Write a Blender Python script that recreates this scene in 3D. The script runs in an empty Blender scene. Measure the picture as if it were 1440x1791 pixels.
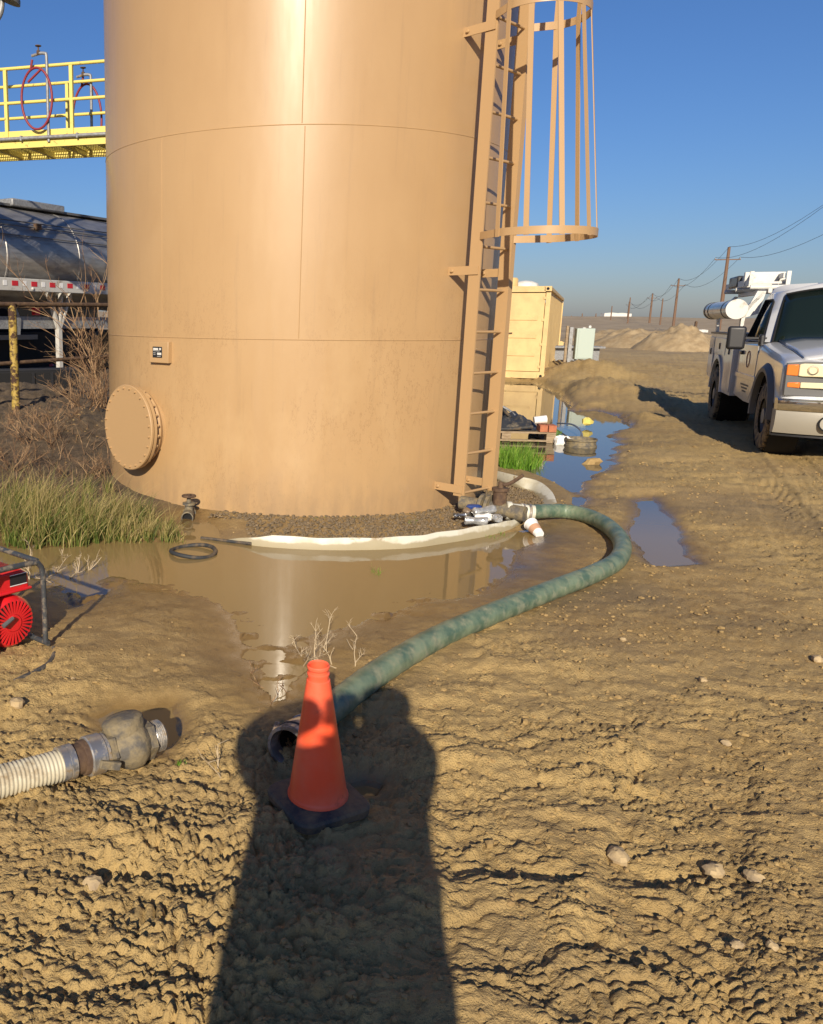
import bpy, math, random
import numpy as np
from mathutils import Vector, Matrix, Quaternion
random.seed(7)
rng = np.random.default_rng(11)
sc = bpy.context.scene
C = sc.collection
PI = math.pi
rad = math.radians

# ------------------------------------------------------------------ camera
CAMH, FPX, PITCH, ROLL, CX, CY = 1.5, 1500.0, rad(12.0), rad(0.52), 364.0, 875.0
F_ = Vector((0, math.cos(PITCH), -math.sin(PITCH)))
U0 = Vector((0, math.sin(PITCH), math.cos(PITCH)))
R_ = Vector((1, 0, 0)) * math.cos(ROLL) + U0 * math.sin(ROLL)
U_ = Vector((-1, 0, 0)) * math.sin(ROLL) + U0 * math.cos(ROLL)
cd = bpy.data.cameras.new('camera')
cam = bpy.data.objects.new('camera', cd); C.objects.link(cam)
cd.sensor_fit = 'HORIZONTAL'; cd.sensor_width = 36.0
cd.lens = FPX * 36.0 / 1440.0
cd.shift_x = (720 - CX) / 1440.0
cd.shift_y = -(895.5 - CY) / 1440.0
cd.clip_start = 0.05; cd.clip_end = 9000
cam.matrix_world = Matrix(((R_.x, U_.x, -F_.x, 0), (R_.y, U_.y, -F_.y, 0), (R_.z, U_.z, -F_.z, CAMH), (0, 0, 0, 1)))
sc.camera = cam

# ------------------------------------------------------------------ sky, sun, exposure
SUN_EL, SUN_AZ = rad(24.5), rad(190.0)
w = bpy.data.worlds.new('World'); sc.world = w; w.use_nodes = True
nt = w.node_tree
bg = nt.nodes['Background']
sky = nt.nodes.new('ShaderNodeTexSky')
sky.sky_type = 'NISHITA'; sky.sun_disc = False
sky.sun_elevation = SUN_EL; sky.sun_rotation = SUN_AZ
sky.altitude = 100; sky.air_density = 1.1; sky.dust_density = 0.75; sky.ozone_density = 6.0
bw = nt.nodes.new('ShaderNodeRGBToBW'); sv_ = nt.nodes.new('ShaderNodeMix'); sv_.data_type = 'RGBA'; sv_.clamp_factor = False; sv_.inputs[0].default_value = 1.25
tm = nt.nodes.new('ShaderNodeVectorMath'); tm.operation = 'MULTIPLY'; tm.inputs[1].default_value = (1.02, .93, 1.08)
nt.links.new(sky.outputs[0], bw.inputs[0]); nt.links.new(bw.outputs[0], sv_.inputs[6]); nt.links.new(sky.outputs[0], sv_.inputs[7]); nt.links.new(sv_.outputs[2], tm.inputs[0]); nt.links.new(tm.outputs[0], bg.inputs[0]); bg.inputs[1].default_value = 0.054
sl = bpy.data.lights.new('sun', 'SUN'); sl.energy = 4.2; sl.angle = rad(0.53); sl.color = (1.0, 0.88, 0.70)
so = bpy.data.objects.new('sun', sl); C.objects.link(so); so.location = (-3, -20, 15)
sd_ = Vector((-math.sin(SUN_AZ) * math.cos(SUN_EL), -math.cos(SUN_AZ) * math.cos(SUN_EL), -math.sin(SUN_EL)))
so.rotation_euler = sd_.to_track_quat('-Z', 'Y').to_euler()
sc.view_settings.view_transform = 'Standard'; sc.view_settings.look = 'None'
sc.view_settings.exposure = 0.55; sc.view_settings.gamma = 1.0
sc.view_settings.use_curve_mapping = False
sc.render.engine = 'CYCLES'

# ------------------------------------------------------------------ pixel -> place
def ray(px, py):
    return (F_ + R_ * ((px - CX) / FPX) - U_ * ((py - CY) / FPX))
def G(px, py, z=0.0):
    d = ray(px, py); t = (z - CAMH) / d.z
    return Vector((d.x * t, d.y * t, z))
def D(px, py, y):
    d = ray(px, py); t = y / d.y
    return Vector((d.x * t, y, CAMH + d.z * t))
TC = Vector((0.8245, 8.1135, 0)); TR = 1.7523
def tankpt(azdeg, z, r=TR):
    a = rad(azdeg)
    return Vector((TC.x + r * math.sin(a), TC.y + r * math.cos(a), z))

# ------------------------------------------------------------------ numpy noise
def _h(ix, iy, s):
    n = (ix.astype(np.int64) * 374761393 + iy.astype(np.int64) * 668265263 + s * 1274126177) & 0x7fffffff
    n = ((n ^ (n >> 13)) * 1274126177) & 0x7fffffff
    n = ((n ^ (n >> 16)) * 374761393) & 0x7fffffff
    return ((n ^ (n >> 15)) & 0xffff) / 65535.0
def vnoise(x, y, s=0):
    ix = np.floor(x); iy = np.floor(y); fx = x - ix; fy = y - iy
    fx = fx * fx * fx * (fx * (fx * 6 - 15) + 10); fy = fy * fy * fy * (fy * (fy * 6 - 15) + 10)
    a = _h(ix, iy, s); b = _h(ix + 1, iy, s); c = _h(ix, iy + 1, s); d = _h(ix + 1, iy + 1, s)
    return (a + (b - a) * fx) * (1 - fy) + (c + (d - c) * fx) * fy
def fbm(x, y, s=0, o=4, g=0.5):
    v = 0; a = 1; t = 0
    for i in range(o):
        ca, sa = math.cos(0.6 * i + .3), math.sin(0.6 * i + .3)
        v = v + a * vnoise((x * ca - y * sa) * 2.03 ** i + 17.3 * i, (x * sa + y * ca) * 2.03 ** i - 9.1 * i, s + i); t += a; a *= g
    return v / t
def worley(x, y, s=0):
    ix = np.floor(x); iy = np.floor(y)
    f1 = np.full(x.shape, 9.0); f2 = np.full(x.shape, 9.0); idv = np.zeros(x.shape)
    for dx in (-1, 0, 1):
        for dy in (-1, 0, 1):
            cx = ix + dx; cy = iy + dy
            qx = cx + 0.1 + 0.8 * _h(cx, cy, s); qy = cy + 0.1 + 0.8 * _h(cx, cy, s + 5)
            d = np.hypot(x - qx, y - qy)
            m = d < f1
            f2 = np.where(m, f1, np.minimum(f2, d)); idv = np.where(m, _h(cx, cy, s + 9), idv); f1 = np.where(m, d, f1)
    return f1, f2, idv
def sdpoly(x, y, poly):
    d = np.full(x.shape, 1e9); inside = np.zeros(x.shape, bool); n = len(poly)
    for i in range(n):
        ax, ay = poly[i]; bx, by = poly[(i + 1) % n]
        ex, ey = bx - ax, by - ay
        t = np.clip(((x - ax) * ex + (y - ay) * ey) / (ex * ex + ey * ey + 1e-12), 0, 1)
        d = np.minimum(d, np.hypot(x - ax - ex * t, y - ay - ey * t))
        c = ((ay > y) != (by > y)) & (x < (bx - ax) * (y - ay) / (by - ay + 1e-12) + ax)
        inside ^= c
    return np.where(inside, -d, d)
def sstep(a, b, x):
    t = np.clip((x - a) / (b - a), 0, 1); return t * t * (3 - 2 * t)

def P2(pts): return [tuple(G(a, b)[:2]) for a, b in pts]
PUD_A = P2([(-220, 950), (60, 958), (180, 950), (290, 948), (312, 925), (352, 903), (430, 922), (452, 950), (560, 950), (700, 948), (830, 930),
            (915, 905), (932, 925), (935, 942), (905, 962), (893, 1010), (850, 1030), (790, 1046), (700, 1068), (640, 1082), (565, 1108),
            (520, 1130), (505, 1200), (478, 1228), (462, 1195), (450, 1130), (410, 1085), (350, 1045), (260, 1035), (212, 1010), (190, 1045), (130, 1062), (95, 1030), (50, 1010), (-220, 1000)])
PUD_B = P2([(820, 842), (840, 760), (850, 668), (930, 668), (982, 690), (1002, 720), (1040, 716), (1080, 727), (1108, 745), (1072, 757), (1076, 790), (1060, 820),
            (1032, 845), (1020, 865), (1035, 880), (1000, 893), (960, 890), (925, 882), (880, 860)])
PUD_C = P2([(1112, 880), (1140, 872), (1163, 900), (1186, 920), (1195, 960), (1212, 986), (1150, 990), (1122, 975), (1106, 940), (1117, 905)])
PUD_D = P2([(305, 1236), (318, 1290), (285, 1325), (225, 1322), (160, 1258), (200, 1236)])
PUD_E = P2([(606, 1380), (640, 1374), (664, 1380), (655, 1392), (615, 1390)])
PUDS = [(PUD_A, .42, .05), (PUD_B, .16, .06), (PUD_C, .12, .045), (PUD_D, .12, .04), (PUD_E, .06, .02)]
MOUNDS = []
def mound(px, py, sx, sy, h): g = G(px, py); MOUNDS.append((g.x, g.y, sx, sy, h))
mound(1000, 700, .7, .9, .16); mound(1050, 692, .9, 1.0, .26); mound(1088, 705, .5, 1.2, .24); mound(975, 676, .7, .8, .12)
mound(1030, 668, 1.0, 1.6, .42); mound(1000, 655, .8, 1.4, .30); mound(955, 715, .5, .25, .10); mound(905, 684, 1.2, .35, .12); mound(893, 715, .5, .25, .09)
mound(1010, 750, .22, .5, .09); mound(1030, 757, .18, .5, .085); mound(1095, 735, .35, .8, .12)
mound(880, 742, .6, .5, .12); mound(1137, 895, .05, .12, .05)
mound(60, 735, 1.5, 1.8, .22); mound(-150, 760, 2.2, 2.4, .3); mound(150, 790, .8, 1.2, .2)
RUTS = [((1440, 1010), (1300, 800)), ((1520, 960), (1370, 800)), ((1130, 1791), (1210, 1380))]
RUTS = [(G(*a), G(*b)) for a, b in RUTS]

def terrain(x, y, fine=True):
    """returns height, wetness, stoniness"""
    x = np.asarray(x, float); y = np.asarray(y, float)
    r = np.hypot(x - TC.x, y - TC.y)
    wob = (fbm(x * 3.1, y * 3.1, 3, 4) - .5)
    wob2 = (fbm(x * 11, y * 11, 31, 3) - .5)
    base = .05 + .03 * (fbm(x * .55, y * .55, 1, 3) - .5) * 2
    base = base + .10 * sstep(14, 40, y) + .05 * sstep(5, 9, x) * (y < 60)
    for mx, my, sx, sy, h in MOUNDS:
        base = base + h * np.exp(-((x - mx) / sx) ** 2 - ((y - my) / sy) ** 2) * (.75 + .5 * fbm(x * 5, y * 5, 8, 3))
    # left bank
    base = base + .10 * sstep(.2, 1.5, -x) * sstep(6.2, 8, y)
    wet = np.zeros(x.shape); wsh = np.full(x.shape, 9.0)
    hgt = base.copy()
    near = (y < 26) & (np.abs(x) < 14)
    for i, (poly, so_, dp) in enumerate(PUDS):
        s = np.full(x.shape, 9.0)
        s[near] = sdpoly(x[near], y[near], poly)
        amp = (.22, .28, .12, .10, .03)[i]
        s = s + wob * amp + wob2 * amp * .35
        k = 1 - np.exp(-np.maximum(s, 0) / so_)
        hin = -dp * (1 - np.exp(np.minimum(s, 0) / (.40 if i == 0 else .15)))
        if i == 0: hin = hin + .030 * sstep(-.75, -.02, s) * (fbm(x * 7, y * 9, 333, 4, .6) - .46) * sstep(5.3, 4.4, y) * 2.2
        hgt = np.where(s > 0, np.minimum(hgt, base * k + .002), np.minimum(hgt, hin))
        wsh = np.minimum(wsh, s / (so_ / .16))
    wet = np.exp(-np.maximum(wsh, 0) / .13)
    dry = np.clip(wsh / .12, 0, 1)
    # tank pad
    pad = 1 - sstep(2.42, 2.56, r + .0 * x)
    left_open = sstep(-.15, .25, x - (.02))
    hgt = np.where(r < 2.56, hgt * (1 - pad * left_open) + (.018 + .010 * sstep(2.3, 1.7, r)) * pad * left_open, hgt)
    hgt = np.where((r < 2.1) & (x < .3), np.maximum(hgt, .03 * sstep(2.0, 1.75, r)), hgt)
    wet = np.where(r < 2.56, wet * (1 - pad * left_open), wet)
    if fine:
        zone = sstep(4.4, 2.6, y + .5 * (fbm(x * .9, y * .9, 41, 3) - .5) * 4)          # churned foreground
        zone = np.maximum(zone, .75 * sstep(2.6, 3.6, x + 1.2 * (fbm(x * .5, y * .5, 44, 2) - .5)) * sstep(16, 9, y))
        zone = np.maximum(zone, .8 * sstep(9, 15, y))
        zone = zone * (.45 + .9 * fbm(x * .8, y * .8, 51, 3))
        wx = x + .10 * (fbm(x * 6, y * 6, 61, 3) - .5); wy = y + .10 * (fbm(x * 6, y * 6, 62, 3) - .5)
        # ledges: terraced noise, stretched sideways
        n = fbm(wx * 1.7, wy * 4.2, 71, 5, .55) * 9
        fr = n - np.floor(n); ter = (np.floor(n) + sstep(.74, .97, fr) + .12 * fr) / 9 - .5
        n2 = fbm(wx * 7, wy * 12, 81, 4, .55) * 6
        fr2 = n2 - np.floor(n2); ter2 = (np.floor(n2) + sstep(.7, .96, fr2)) / 6 - .5
        f1, f2, cid = worley(wx * 13, wy * 17, 5)
        f1b, f2b, cidb = worley(wx * 34, wy * 42, 15)
        clod = (np.clip((f2 - f1) * 3.0, 0, 1) - .7) * (.2 + cid)
        clodb = (np.clip((f2b - f1b) * 2.6, 0, 1) - .6) * (.1 + cidb)
        crumb = fbm(wx * 55, wy * 70, 131, 3, .6) - .5
        smear = sstep(.36, .56, fbm(x * 1.3 + 4, y * 1.6, 141, 3))
        zone = zone * (.42 + .58 * smear)
        cmask = sstep(.42, .62, fbm(x * 1.9, y * 1.9, 91, 3))
        rough = zone * (.088 * ter + .032 * ter2 + .013 * clod * cmask + .0085 * clodb * (.35 + cmask) + .009 * crumb) \
            + .022 * (1 - zone) * (fbm(wx * 5, wy * 10, 101, 5, .6) - .5) + .009 * clodb * sstep(.40, .58, fbm(x * 2.3, y * 2.3, 92, 2)) * (1 + .10 * np.clip(y - 3, 0, 8)) + .011 * ter2 + .004 * crumb
        big = sstep(3.4, 1.6, y)
        rough = rough * (1 + .35 * big + .9 * sstep(10, 17, y))
        st_out = zone
        far = sstep(60, 25, y)
        amp = np.clip(dry, 0.06, 1) * np.where(r < 2.56, 1 - pad * left_open * .7, 1)
        hgt = hgt + rough * amp * far
        for a, b in RUTS:
            ex, ey = b.x - a.x, b.y - a.y; L = math.hypot(ex, ey); ex /= L; ey /= L
            t = (x - a.x) * ex + (y - a.y) * ey; dd = -(x - a.x) * ey + (y - a.y) * ex
            m = sstep(.20, .14, np.abs(dd + .05 * wob)) * sstep(-.4, .2, t) * sstep(L + .6, L, t)
            tread = .008 * sstep(.35, .6, fbm(x * 3.3, y * 3.3, 151, 3)) * np.sin((t + np.abs(dd) * .6) * 2 * PI / .075) * sstep(.18, .1, np.abs(dd))
            hgt = hgt + m * (-.018 + tread) * np.clip(dry, 0, 1) + .012 * sstep(.05, .0, np.abs(np.abs(dd) - .21)) * m
    # keep dry ground above the water sheet
    hgt = np.where(wsh > .02, np.maximum(hgt, .003 + .004 * np.clip(wsh, 0, 1)), hgt)
    # far rising plain and low ridges
    fm = sstep(120, 700, y)
    hgt = hgt + fm * (6 * (fbm(x * .004, y * .004, 201, 4)) + (y - 120) * .0016 + 8 * sstep(400, 1800, x) * sstep(400, 1500, y)) \
        + sstep(38, 70, y) * sstep(300, 60, y) * 1.3 * (fbm(x * .06, y * .06, 205, 4) - .42)
    return hgt, wet, (zone if fine else wet)
_gx = np.arange(-7, 9.01, .06); _gy = np.arange(0, 24.01, .06)
_GX, _GY = np.meshgrid(_gx, _gy)
_GH = terrain(_GX.ravel(), _GY.ravel(), False)[0].reshape(_GX.shape)
def gz(x, y):
    u = (x + 7) / .06; v = y / .06; i = int(u); j = int(v)
    if 0 <= i < len(_gx) - 1 and 0 <= j < len(_gy) - 1 and u >= 0 and v >= 0:
        a = u - i; b = v - j
        return float((_GH[j, i] * (1 - a) + _GH[j, i + 1] * a) * (1 - b) + (_GH[j + 1, i] * (1 - a) + _GH[j + 1, i + 1] * a) * b)
    return float(terrain(np.array([x]), np.array([y]), False)[0][0])
def GT(px, py, dz=0.0):
    """pixel -> point on the terrain (first hit of the view ray)"""
    d = ray(px, py); far_y = 1.4; pt = None
    y = 1.4; last = None
    while y < 60:
        t = y / d.y; z = CAMH + d.z * t; x = d.x * t
        if z < gz(x, y): break
        y *= 1.012
    lo, hi = y / 1.012, y
    for _ in range(14):
        m = (lo + hi) / 2; t = m / d.y
        if CAMH + d.z * t < gz(d.x * t, m): hi = m
        else: lo = m
    t = hi / d.y
    return Vector((d.x * t, hi, CAMH + d.z * t + dz))

# ------------------------------------------------------------------ object helpers
OFF = {}
class MB:
    def __init__(s): s.v = []; s.f = []; s.tint = None
    def quadgrid(s, rows, closed=False, cap0=False, cap1=False):
        b = len(s.v); n = len(rows[0])
        for r in rows: s.v.extend([tuple(p) for p in r])
        for i in range(len(rows) - 1):
            for j in range(n if closed else n - 1):
                k = (j + 1) % n
                s.f.append((b + i * n + j, b + i * n + k, b + (i + 1) * n + k, b + (i + 1) * n + j))
        if cap0: s.f.append(tuple(b + j for j in range(n))[::-1])
        if cap1: s.f.append(tuple(b + (len(rows) - 1) * n + j for j in range(n)))
        return s
    def tube(s, pts, r, n=10, caps=True):
        pts = [Vector(p) for p in pts]; m = len(pts)
        rr = r if isinstance(r, (list, tuple)) else [r] * m
        t0 = (pts[1] - pts[0]).normalized()
        up = Vector((0, 0, 1)) if abs(t0.z) < .9 else Vector((1, 0, 0))
        u = t0.cross(up).normalized(); rows = []; tp = t0
        for i in range(m):
            t = (pts[min(i + 1, m - 1)] - pts[max(i - 1, 0)])
            t = t.normalized() if t.length > 1e-9 else tp
            q = tp.rotation_difference(t); u = (q @ u).normalized(); u = (u - t * u.dot(t)).normalized(); tp = t
            v = t.cross(u)
            rows.append([pts[i] + (u * math.cos(2 * PI * k / n) + v * math.sin(2 * PI * k / n)) * rr[i] for k in range(n)])
        return s.quadgrid(rows, True, caps, caps)
    def lathe(s, prof, n=24, origin=(0, 0, 0), axis=(0, 0, 1), cap0=True, cap1=True):
        a = Vector(axis).normalized(); o = Vector(origin)
        u = a.cross(Vector((0, 0, 1)) if abs(a.z) < .9 else Vector((1, 0, 0))).normalized(); v = a.cross(u)
        rows = [[o + a * z + (u * math.cos(2 * PI * k / n) + v * math.sin(2 * PI * k / n)) * r for k in range(n)] for r, z in prof]
        return s.quadgrid(rows, True, cap0, cap1)
    def box(s, c, size, M=None):
        c = Vector(c); b = len(s.v); h = [q / 2 for q in size]
        for sx in (-1, 1):
            for sy in (-1, 1):
                for sz in (-1, 1):
                    p = Vector((sx * h[0], sy * h[1], sz * h[2]))
                    if M is not None: p = M @ p
                    s.v.append(tuple(c + p))
        for q in ((0, 1, 3, 2), (4, 6, 7, 5), (0, 4, 5, 1), (2, 3, 7, 6), (0, 2, 6, 4), (1, 5, 7, 3)): s.f.append(tuple(b + k for k in q))
        return s
    def bar(s, a, b, w, h, up=(0, 0, 1)):
        a = Vector(a); b = Vector(b); t = (b - a).normalized(); up = Vector(up)
        x = t.cross(up).normalized(); y = x.cross(t)
        M = Matrix((x, t, y)).transposed()
        return s.box((a + b) / 2, (w, (b - a).length, h), M)
    def prism(s, poly, fn, t0, t1):
        """poly 2d pts; fn(u,v,t)->xyz"""
        b = len(s.v); n = len(poly)
        for t in (t0, t1):
            for u, v in poly: s.v.append(tuple(fn(u, v, t)))
        s.f.append(tuple(range(b, b + n))[::-1]); s.f.append(tuple(range(b + n, b + 2 * n)))
        for i in range(n):
            j = (i + 1) % n; s.f.append((b + i, b + j, b + n + j, b + n + i))
        return s
    def blob(s, c, size, seed=0, lat=5, lon=7, rough=.25, M=None):
        rnd = random.Random(seed); c = Vector(c); rows = []
        for i in range(lat + 1):
            th = PI * i / lat; row = []
            for j in range(lon):
                ph = 2 * PI * j / lon; k = 1 + rnd.uniform(-rough, rough)
                if i in (0, lat): k = 1; 
                p = Vector((math.sin(th) * math.cos(ph) * size[0], math.sin(th) * math.sin(ph) * size[1], math.cos(th) * size[2])) * k
                if M is not None: p = M @ p
                row.append(c + p)
            rows.append(row)
        return s.quadgrid(rows, True)
    def build(s, name, mat, parent=None, smooth=38, bevel=0, segs=2, fix=True):
        me = bpy.data.meshes.new(name)
        off = OFF.get(parent.name, Vector((0, 0, 0))) if parent else Vector((0, 0, 0))
        me.from_pydata([(v[0] - off.x, v[1] - off.y, v[2] - off.z) for v in s.v], [], s.f)
        if fix:
            import bmesh
            bm = bmesh.new(); bm.from_mesh(me); bmesh.ops.recalc_face_normals(bm, faces=bm.faces[:]); bm.to_mesh(me); bm.free()
        if s.tint is not None:
            at = me.attributes.new('tint', 'FLOAT', 'POINT'); at.data.foreach_set('value', np.asarray(s.tint, np.float32))
        me.validate(); me.update()
        if smooth and smooth > 0:
            me.shade_smooth(); me.set_sharp_from_angle(angle=rad(smooth))
        me.materials.append(mat)
        o = bpy.data.objects.new(name, me); C.objects.link(o)
        if parent:
            o.parent = parent; OFF[o.name] = off
        if bevel:
            b = o.modifiers.new('bevel', 'BEVEL'); b.width = bevel; b.segments = segs; b.limit_method = 'ANGLE'; b.angle_limit = rad(40)
        return o
def tag(o, label, cat, group=None, kind=None):
    o['label'] = label; o['category'] = cat
    if group: o['group'] = group
    if kind: o['kind'] = kind
    return o
def thing(name, label, cat, loc=(0, 0, 0), rotz=0, group=None, local=False):
    o = bpy.data.objects.new(name, None); C.objects.link(o); o.empty_display_size = .2
    o.location = loc; o.rotation_euler = (0, 0, rotz)
    OFF[o.name] = Vector((0, 0, 0)) if local else Vector(loc)
    tag(o, label, cat, group); return o
def single(mb, name, mat, label, cat, loc=(0, 0, 0), group=None, **k):
    """one-mesh thing with its origin at loc"""
    L = Vector(loc); mb.v = [tuple(Vector(v) - L) for v in mb.v]
    o = mb.build(name, mat, None, **k); o.location = L
    return tag(o, label, cat, group)
def inst(src, parent, M):
    o = src.copy(); C.objects.link(o); o.parent = parent; o.matrix_local = M; return o
def proto(mb, name, m, parent, loc, **k):
    o = mb.build(name, m, None, **k); o.parent = parent; o.location = loc; OFF[o.name] = Vector((0, 0, 0)); return o
def spline(pts, n=8):
    pts = [Vector(p) for p in pts]; out = []
    q = [pts[0] * 2 - pts[1]] + pts + [pts[-1] * 2 - pts[-2]]
    for i in range(1, len(q) - 2):
        for k in range(n):
            t = k / n
            out.append(.5 * ((2 * q[i]) + (-q[i - 1] + q[i + 1]) * t + (2 * q[i - 1] - 5 * q[i] + 4 * q[i + 1] - q[i + 2]) * t * t + (-q[i - 1] + 3 * q[i] - 3 * q[i + 1] + q[i + 2]) * t ** 3))
    out.append(pts[-1]); return out

# ------------------------------------------------------------------ materials
def N(t, kind, **k):
    n = t.nodes.new(kind)
    for a, v in k.items():
        if a.startswith('i_'):
            n.inputs[a[2:].replace('_', ' ')].default_value = v
        else: setattr(n, a, v)
    return n
def mat(name, col, rough=.6, metal=0, col2=None, scale=6, det=6, lo=.4, hi=.65, bump=0, bscale=40, spec=.5, coat=0, stretch=None, dirt=None, dscale=3, dlo=.55, dhi=.7, drough=.9):
    m = bpy.data.materials.new(name); m.use_nodes = True; t = m.node_tree; b = t.nodes['Principled BSDF']
    b.inputs['Base Color'].default_value = (*col, 1); b.inputs['Roughness'].default_value = rough; b.inputs['Metallic'].default_value = metal
    b.inputs['Specular IOR Level'].default_value = spec; b.inputs['Coat Weight'].default_value = coat; b.inputs['Coat Roughness'].default_value = .08
    tc = N(t, 'ShaderNodeTexCoord'); src = tc.outputs['Object']
    if stretch:
        mp = N(t, 'ShaderNodeMapping'); mp.inputs['Scale'].default_value = stretch; t.links.new(src, mp.inputs[0]); src2 = mp.outputs[0]
    else: src2 = src
    cur = None
    if col2:
        n = N(t, 'ShaderNodeTexNoise', i_Scale=scale, i_Detail=det, i_Roughness=.62); t.links.new(src2, n.inputs['Vector'])
        mr = N(t, 'ShaderNodeMapRange'); mr.inputs[1].default_value = lo; mr.inputs[2].default_value = hi; t.links.new(n.outputs[0], mr.inputs[0])
        mx = N(t, 'ShaderNodeMix', data_type='RGBA'); mx.inputs[6].default_value = (*col, 1); mx.inputs[7].default_value = (*col2, 1)
        t.links.new(mr.outputs[0], mx.inputs[0]); cur = mx.outputs[2]
    if dirt:
        n = N(t, 'ShaderNodeTexNoise', i_Scale=dscale, i_Detail=8, i_Roughness=.68); t.links.new(src, n.inputs['Vector'])
        mr = N(t, 'ShaderNodeMapRange'); mr.inputs[1].default_value = dlo; mr.inputs[2].default_value = dhi; t.links.new(n.outputs[0], mr.inputs[0])
        mx = N(t, 'ShaderNodeMix', data_type='RGBA'); mx.inputs[6].default_value = (*col, 1); mx.inputs[7].default_value = (*dirt, 1)
        if cur: t.links.new(cur, mx.inputs[6])
        t.links.new(mr.outputs[0], mx.inputs[0]); cur = mx.outputs[2]
        rx = N(t, 'ShaderNodeMapRange'); rx.inputs[3].default_value = rough; rx.inputs[4].default_value = drough; t.links.new(mr.outputs[0], rx.inputs[0]); t.links.new(rx.outputs[0], b.inputs['Roughness'])
        if metal:
            mm = N(t, 'ShaderNodeMapRange'); mm.inputs[3].default_value = metal; mm.inputs[4].default_value = 0; t.links.new(mr.outputs[0], mm.inputs[0]); t.links.new(mm.outputs[0], b.inputs['Metallic'])
    if cur: t.links.new(cur, b.inputs['Base Color'])
    if bump:
        n = N(t, 'ShaderNodeTexNoise', i_Scale=bscale, i_Detail=5); t.links.new(src2, n.inputs['Vector'])
        bp = N(t, 'ShaderNodeBump'); bp.inputs['Strength'].default_value = bump; bp.inputs['Distance'].default_value = .01
        t.links.new(n.outputs[0], bp.inputs['Height']); t.links.new(bp.outputs[0], b.inputs['Normal'])
    return m
def tintmat(name, stops, rough=.7, trans=0):
    m = bpy.data.materials.new(name); m.use_nodes = True; t = m.node_tree; b = t.nodes['Principled BSDF']
    a = N(t, 'ShaderNodeAttribute', attribute_name='tint'); cr = N(t, 'ShaderNodeValToRGB')
    e = cr.color_ramp.elements
    while len(e) < len(stops): e.new(.5)
    for i, (p, c) in enumerate(stops): e[i].position = p; e[i].color = (*c, 1)
    t.links.new(a.outputs['Fac'], cr.inputs[0]); t.links.new(cr.outputs[0], b.inputs['Base Color'])
    b.inputs['Roughness'].default_value = rough; b.inputs['Specular IOR Level'].default_value = .25
    if trans:
        tr = N(t, 'ShaderNodeBsdfTranslucent'); t.links.new(cr.outputs[0], tr.inputs[0]); mx = N(t, 'ShaderNodeMixShader'); mx.inputs[0].default_value = trans
        out = t.nodes['Material Output']; t.links.new(b.outputs[0], mx.inputs[1]); t.links.new(tr.outputs[0], mx.inputs[2]); t.links.new(mx.outputs[0], out.inputs[0])
    return m

M = {}
M['tan'] = mat('tan_steel_paint', (.43, .275, .132), .4, bump=.06, bscale=9)
M['container'] = mat('cream_container_paint', (.63, .45, .195), .55, col2=(.54, .37, .16), scale=3, dirt=(.38, .24, .11), dscale=4, dlo=.62, dhi=.8)
M['yellow'] = mat('yellow_rail_paint', (.66, .55, .14), .5, dirt=(.16, .08, .035), dscale=9, dlo=.6, dhi=.68)
M['yellow_worn'] = mat('worn_yellow_pipe_paint', (.36, .25, .05), .6, dirt=(.05, .025, .015), dscale=14, dlo=.46, dhi=.54)
M['rust'] = mat('rusted_pipe', (.07, .04, .025), .85, col2=(.14, .085, .045), scale=18, bump=.3, bscale=60)
M['galv'] = mat('galvanised_grey_pipe', (.30, .31, .32), .5, .3, col2=(.2, .2, .2), scale=20)
M['redhose'] = mat('dark_red_rubber', (.22, .02, .03), .5)
M['green'] = mat('green_hose_rubber', (.075, .125, .085), .42, col2=(.17, .22, .14), scale=9, lo=.4, hi=.6, dirt=(.27, .27, .18), dscale=15, dlo=.5, dhi=.72, bump=.25, bscale=30)
M['greendry'] = mat('pale_green_hose_rubber', (.24, .29, .16), .6, dirt=(.36, .30, .18), dscale=8, dlo=.5, dhi=.7)
M['alu'] = mat('muddy_aluminium', (.42, .41, .39), .35, .8, dirt=(.22, .16, .09), dscale=16, dlo=.46, dhi=.6)
M['whitehose'] = mat('ivory_ribbed_hose', (.52, .47, .34), .5, dirt=(.24, .17, .09), dscale=9, dlo=.5, dhi=.68)
M['mudmetal'] = mat('mud_caked_metal', (.22, .175, .10), .75, col2=(.10, .09, .075), scale=20, lo=.42, hi=.6, bump=.5, bscale=50)
M['orange'] = mat('faded_orange_plastic', (.90, .10, .035), .42, col2=(.82, .15, .08), scale=5, dirt=(.30, .06, .035), dscale=7, dlo=.58, dhi=.75)
M['rubber'] = mat('black_rubber', (.028, .03, .032), .7, dirt=(.14, .10, .06), dscale=10, dlo=.5, dhi=.66)
M['conebase'] = mat('muddy_black_rubber', (.035, .04, .04), .7, dirt=(.20, .14, .075), dscale=9, dlo=.40, dhi=.60, bump=.3, bscale=40)
M['blackp'] = mat('black_plastic', (.018, .018, .02), .45)
M['void'] = mat('matt_black_recess', (.006, .006, .007), .9)
M['frame'] = mat('dark_frame_tube_paint', (.045, .05, .055), .45, dirt=(.17, .14, .10), dscale=26, dlo=.5, dhi=.6)
M['red'] = mat('glossy_red_paint', (.62, .016, .02), .3, coat=.5, dirt=(.30, .06, .04), dscale=14, dlo=.6, dhi=.75)
M['whitepl'] = mat('stained_white_plastic', (.62, .60, .50), .5, col2=(.45, .40, .28), scale=5, lo=.48, hi=.7, dirt=(.27, .19, .10), dscale=4, dlo=.56, dhi=.66)
M['white'] = mat('white_paint', (.62, .61, .57), .45, dirt=(.34, .30, .23), dscale=5, dlo=.55, dhi=.75)
M['silver'] = mat('silver_white_truck_paint', (.56, .57, .58), .28, .15, coat=.7, dirt=(.33, .27, .19), dscale=2.2, dlo=.55, dhi=.85, drough=.6)
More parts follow.
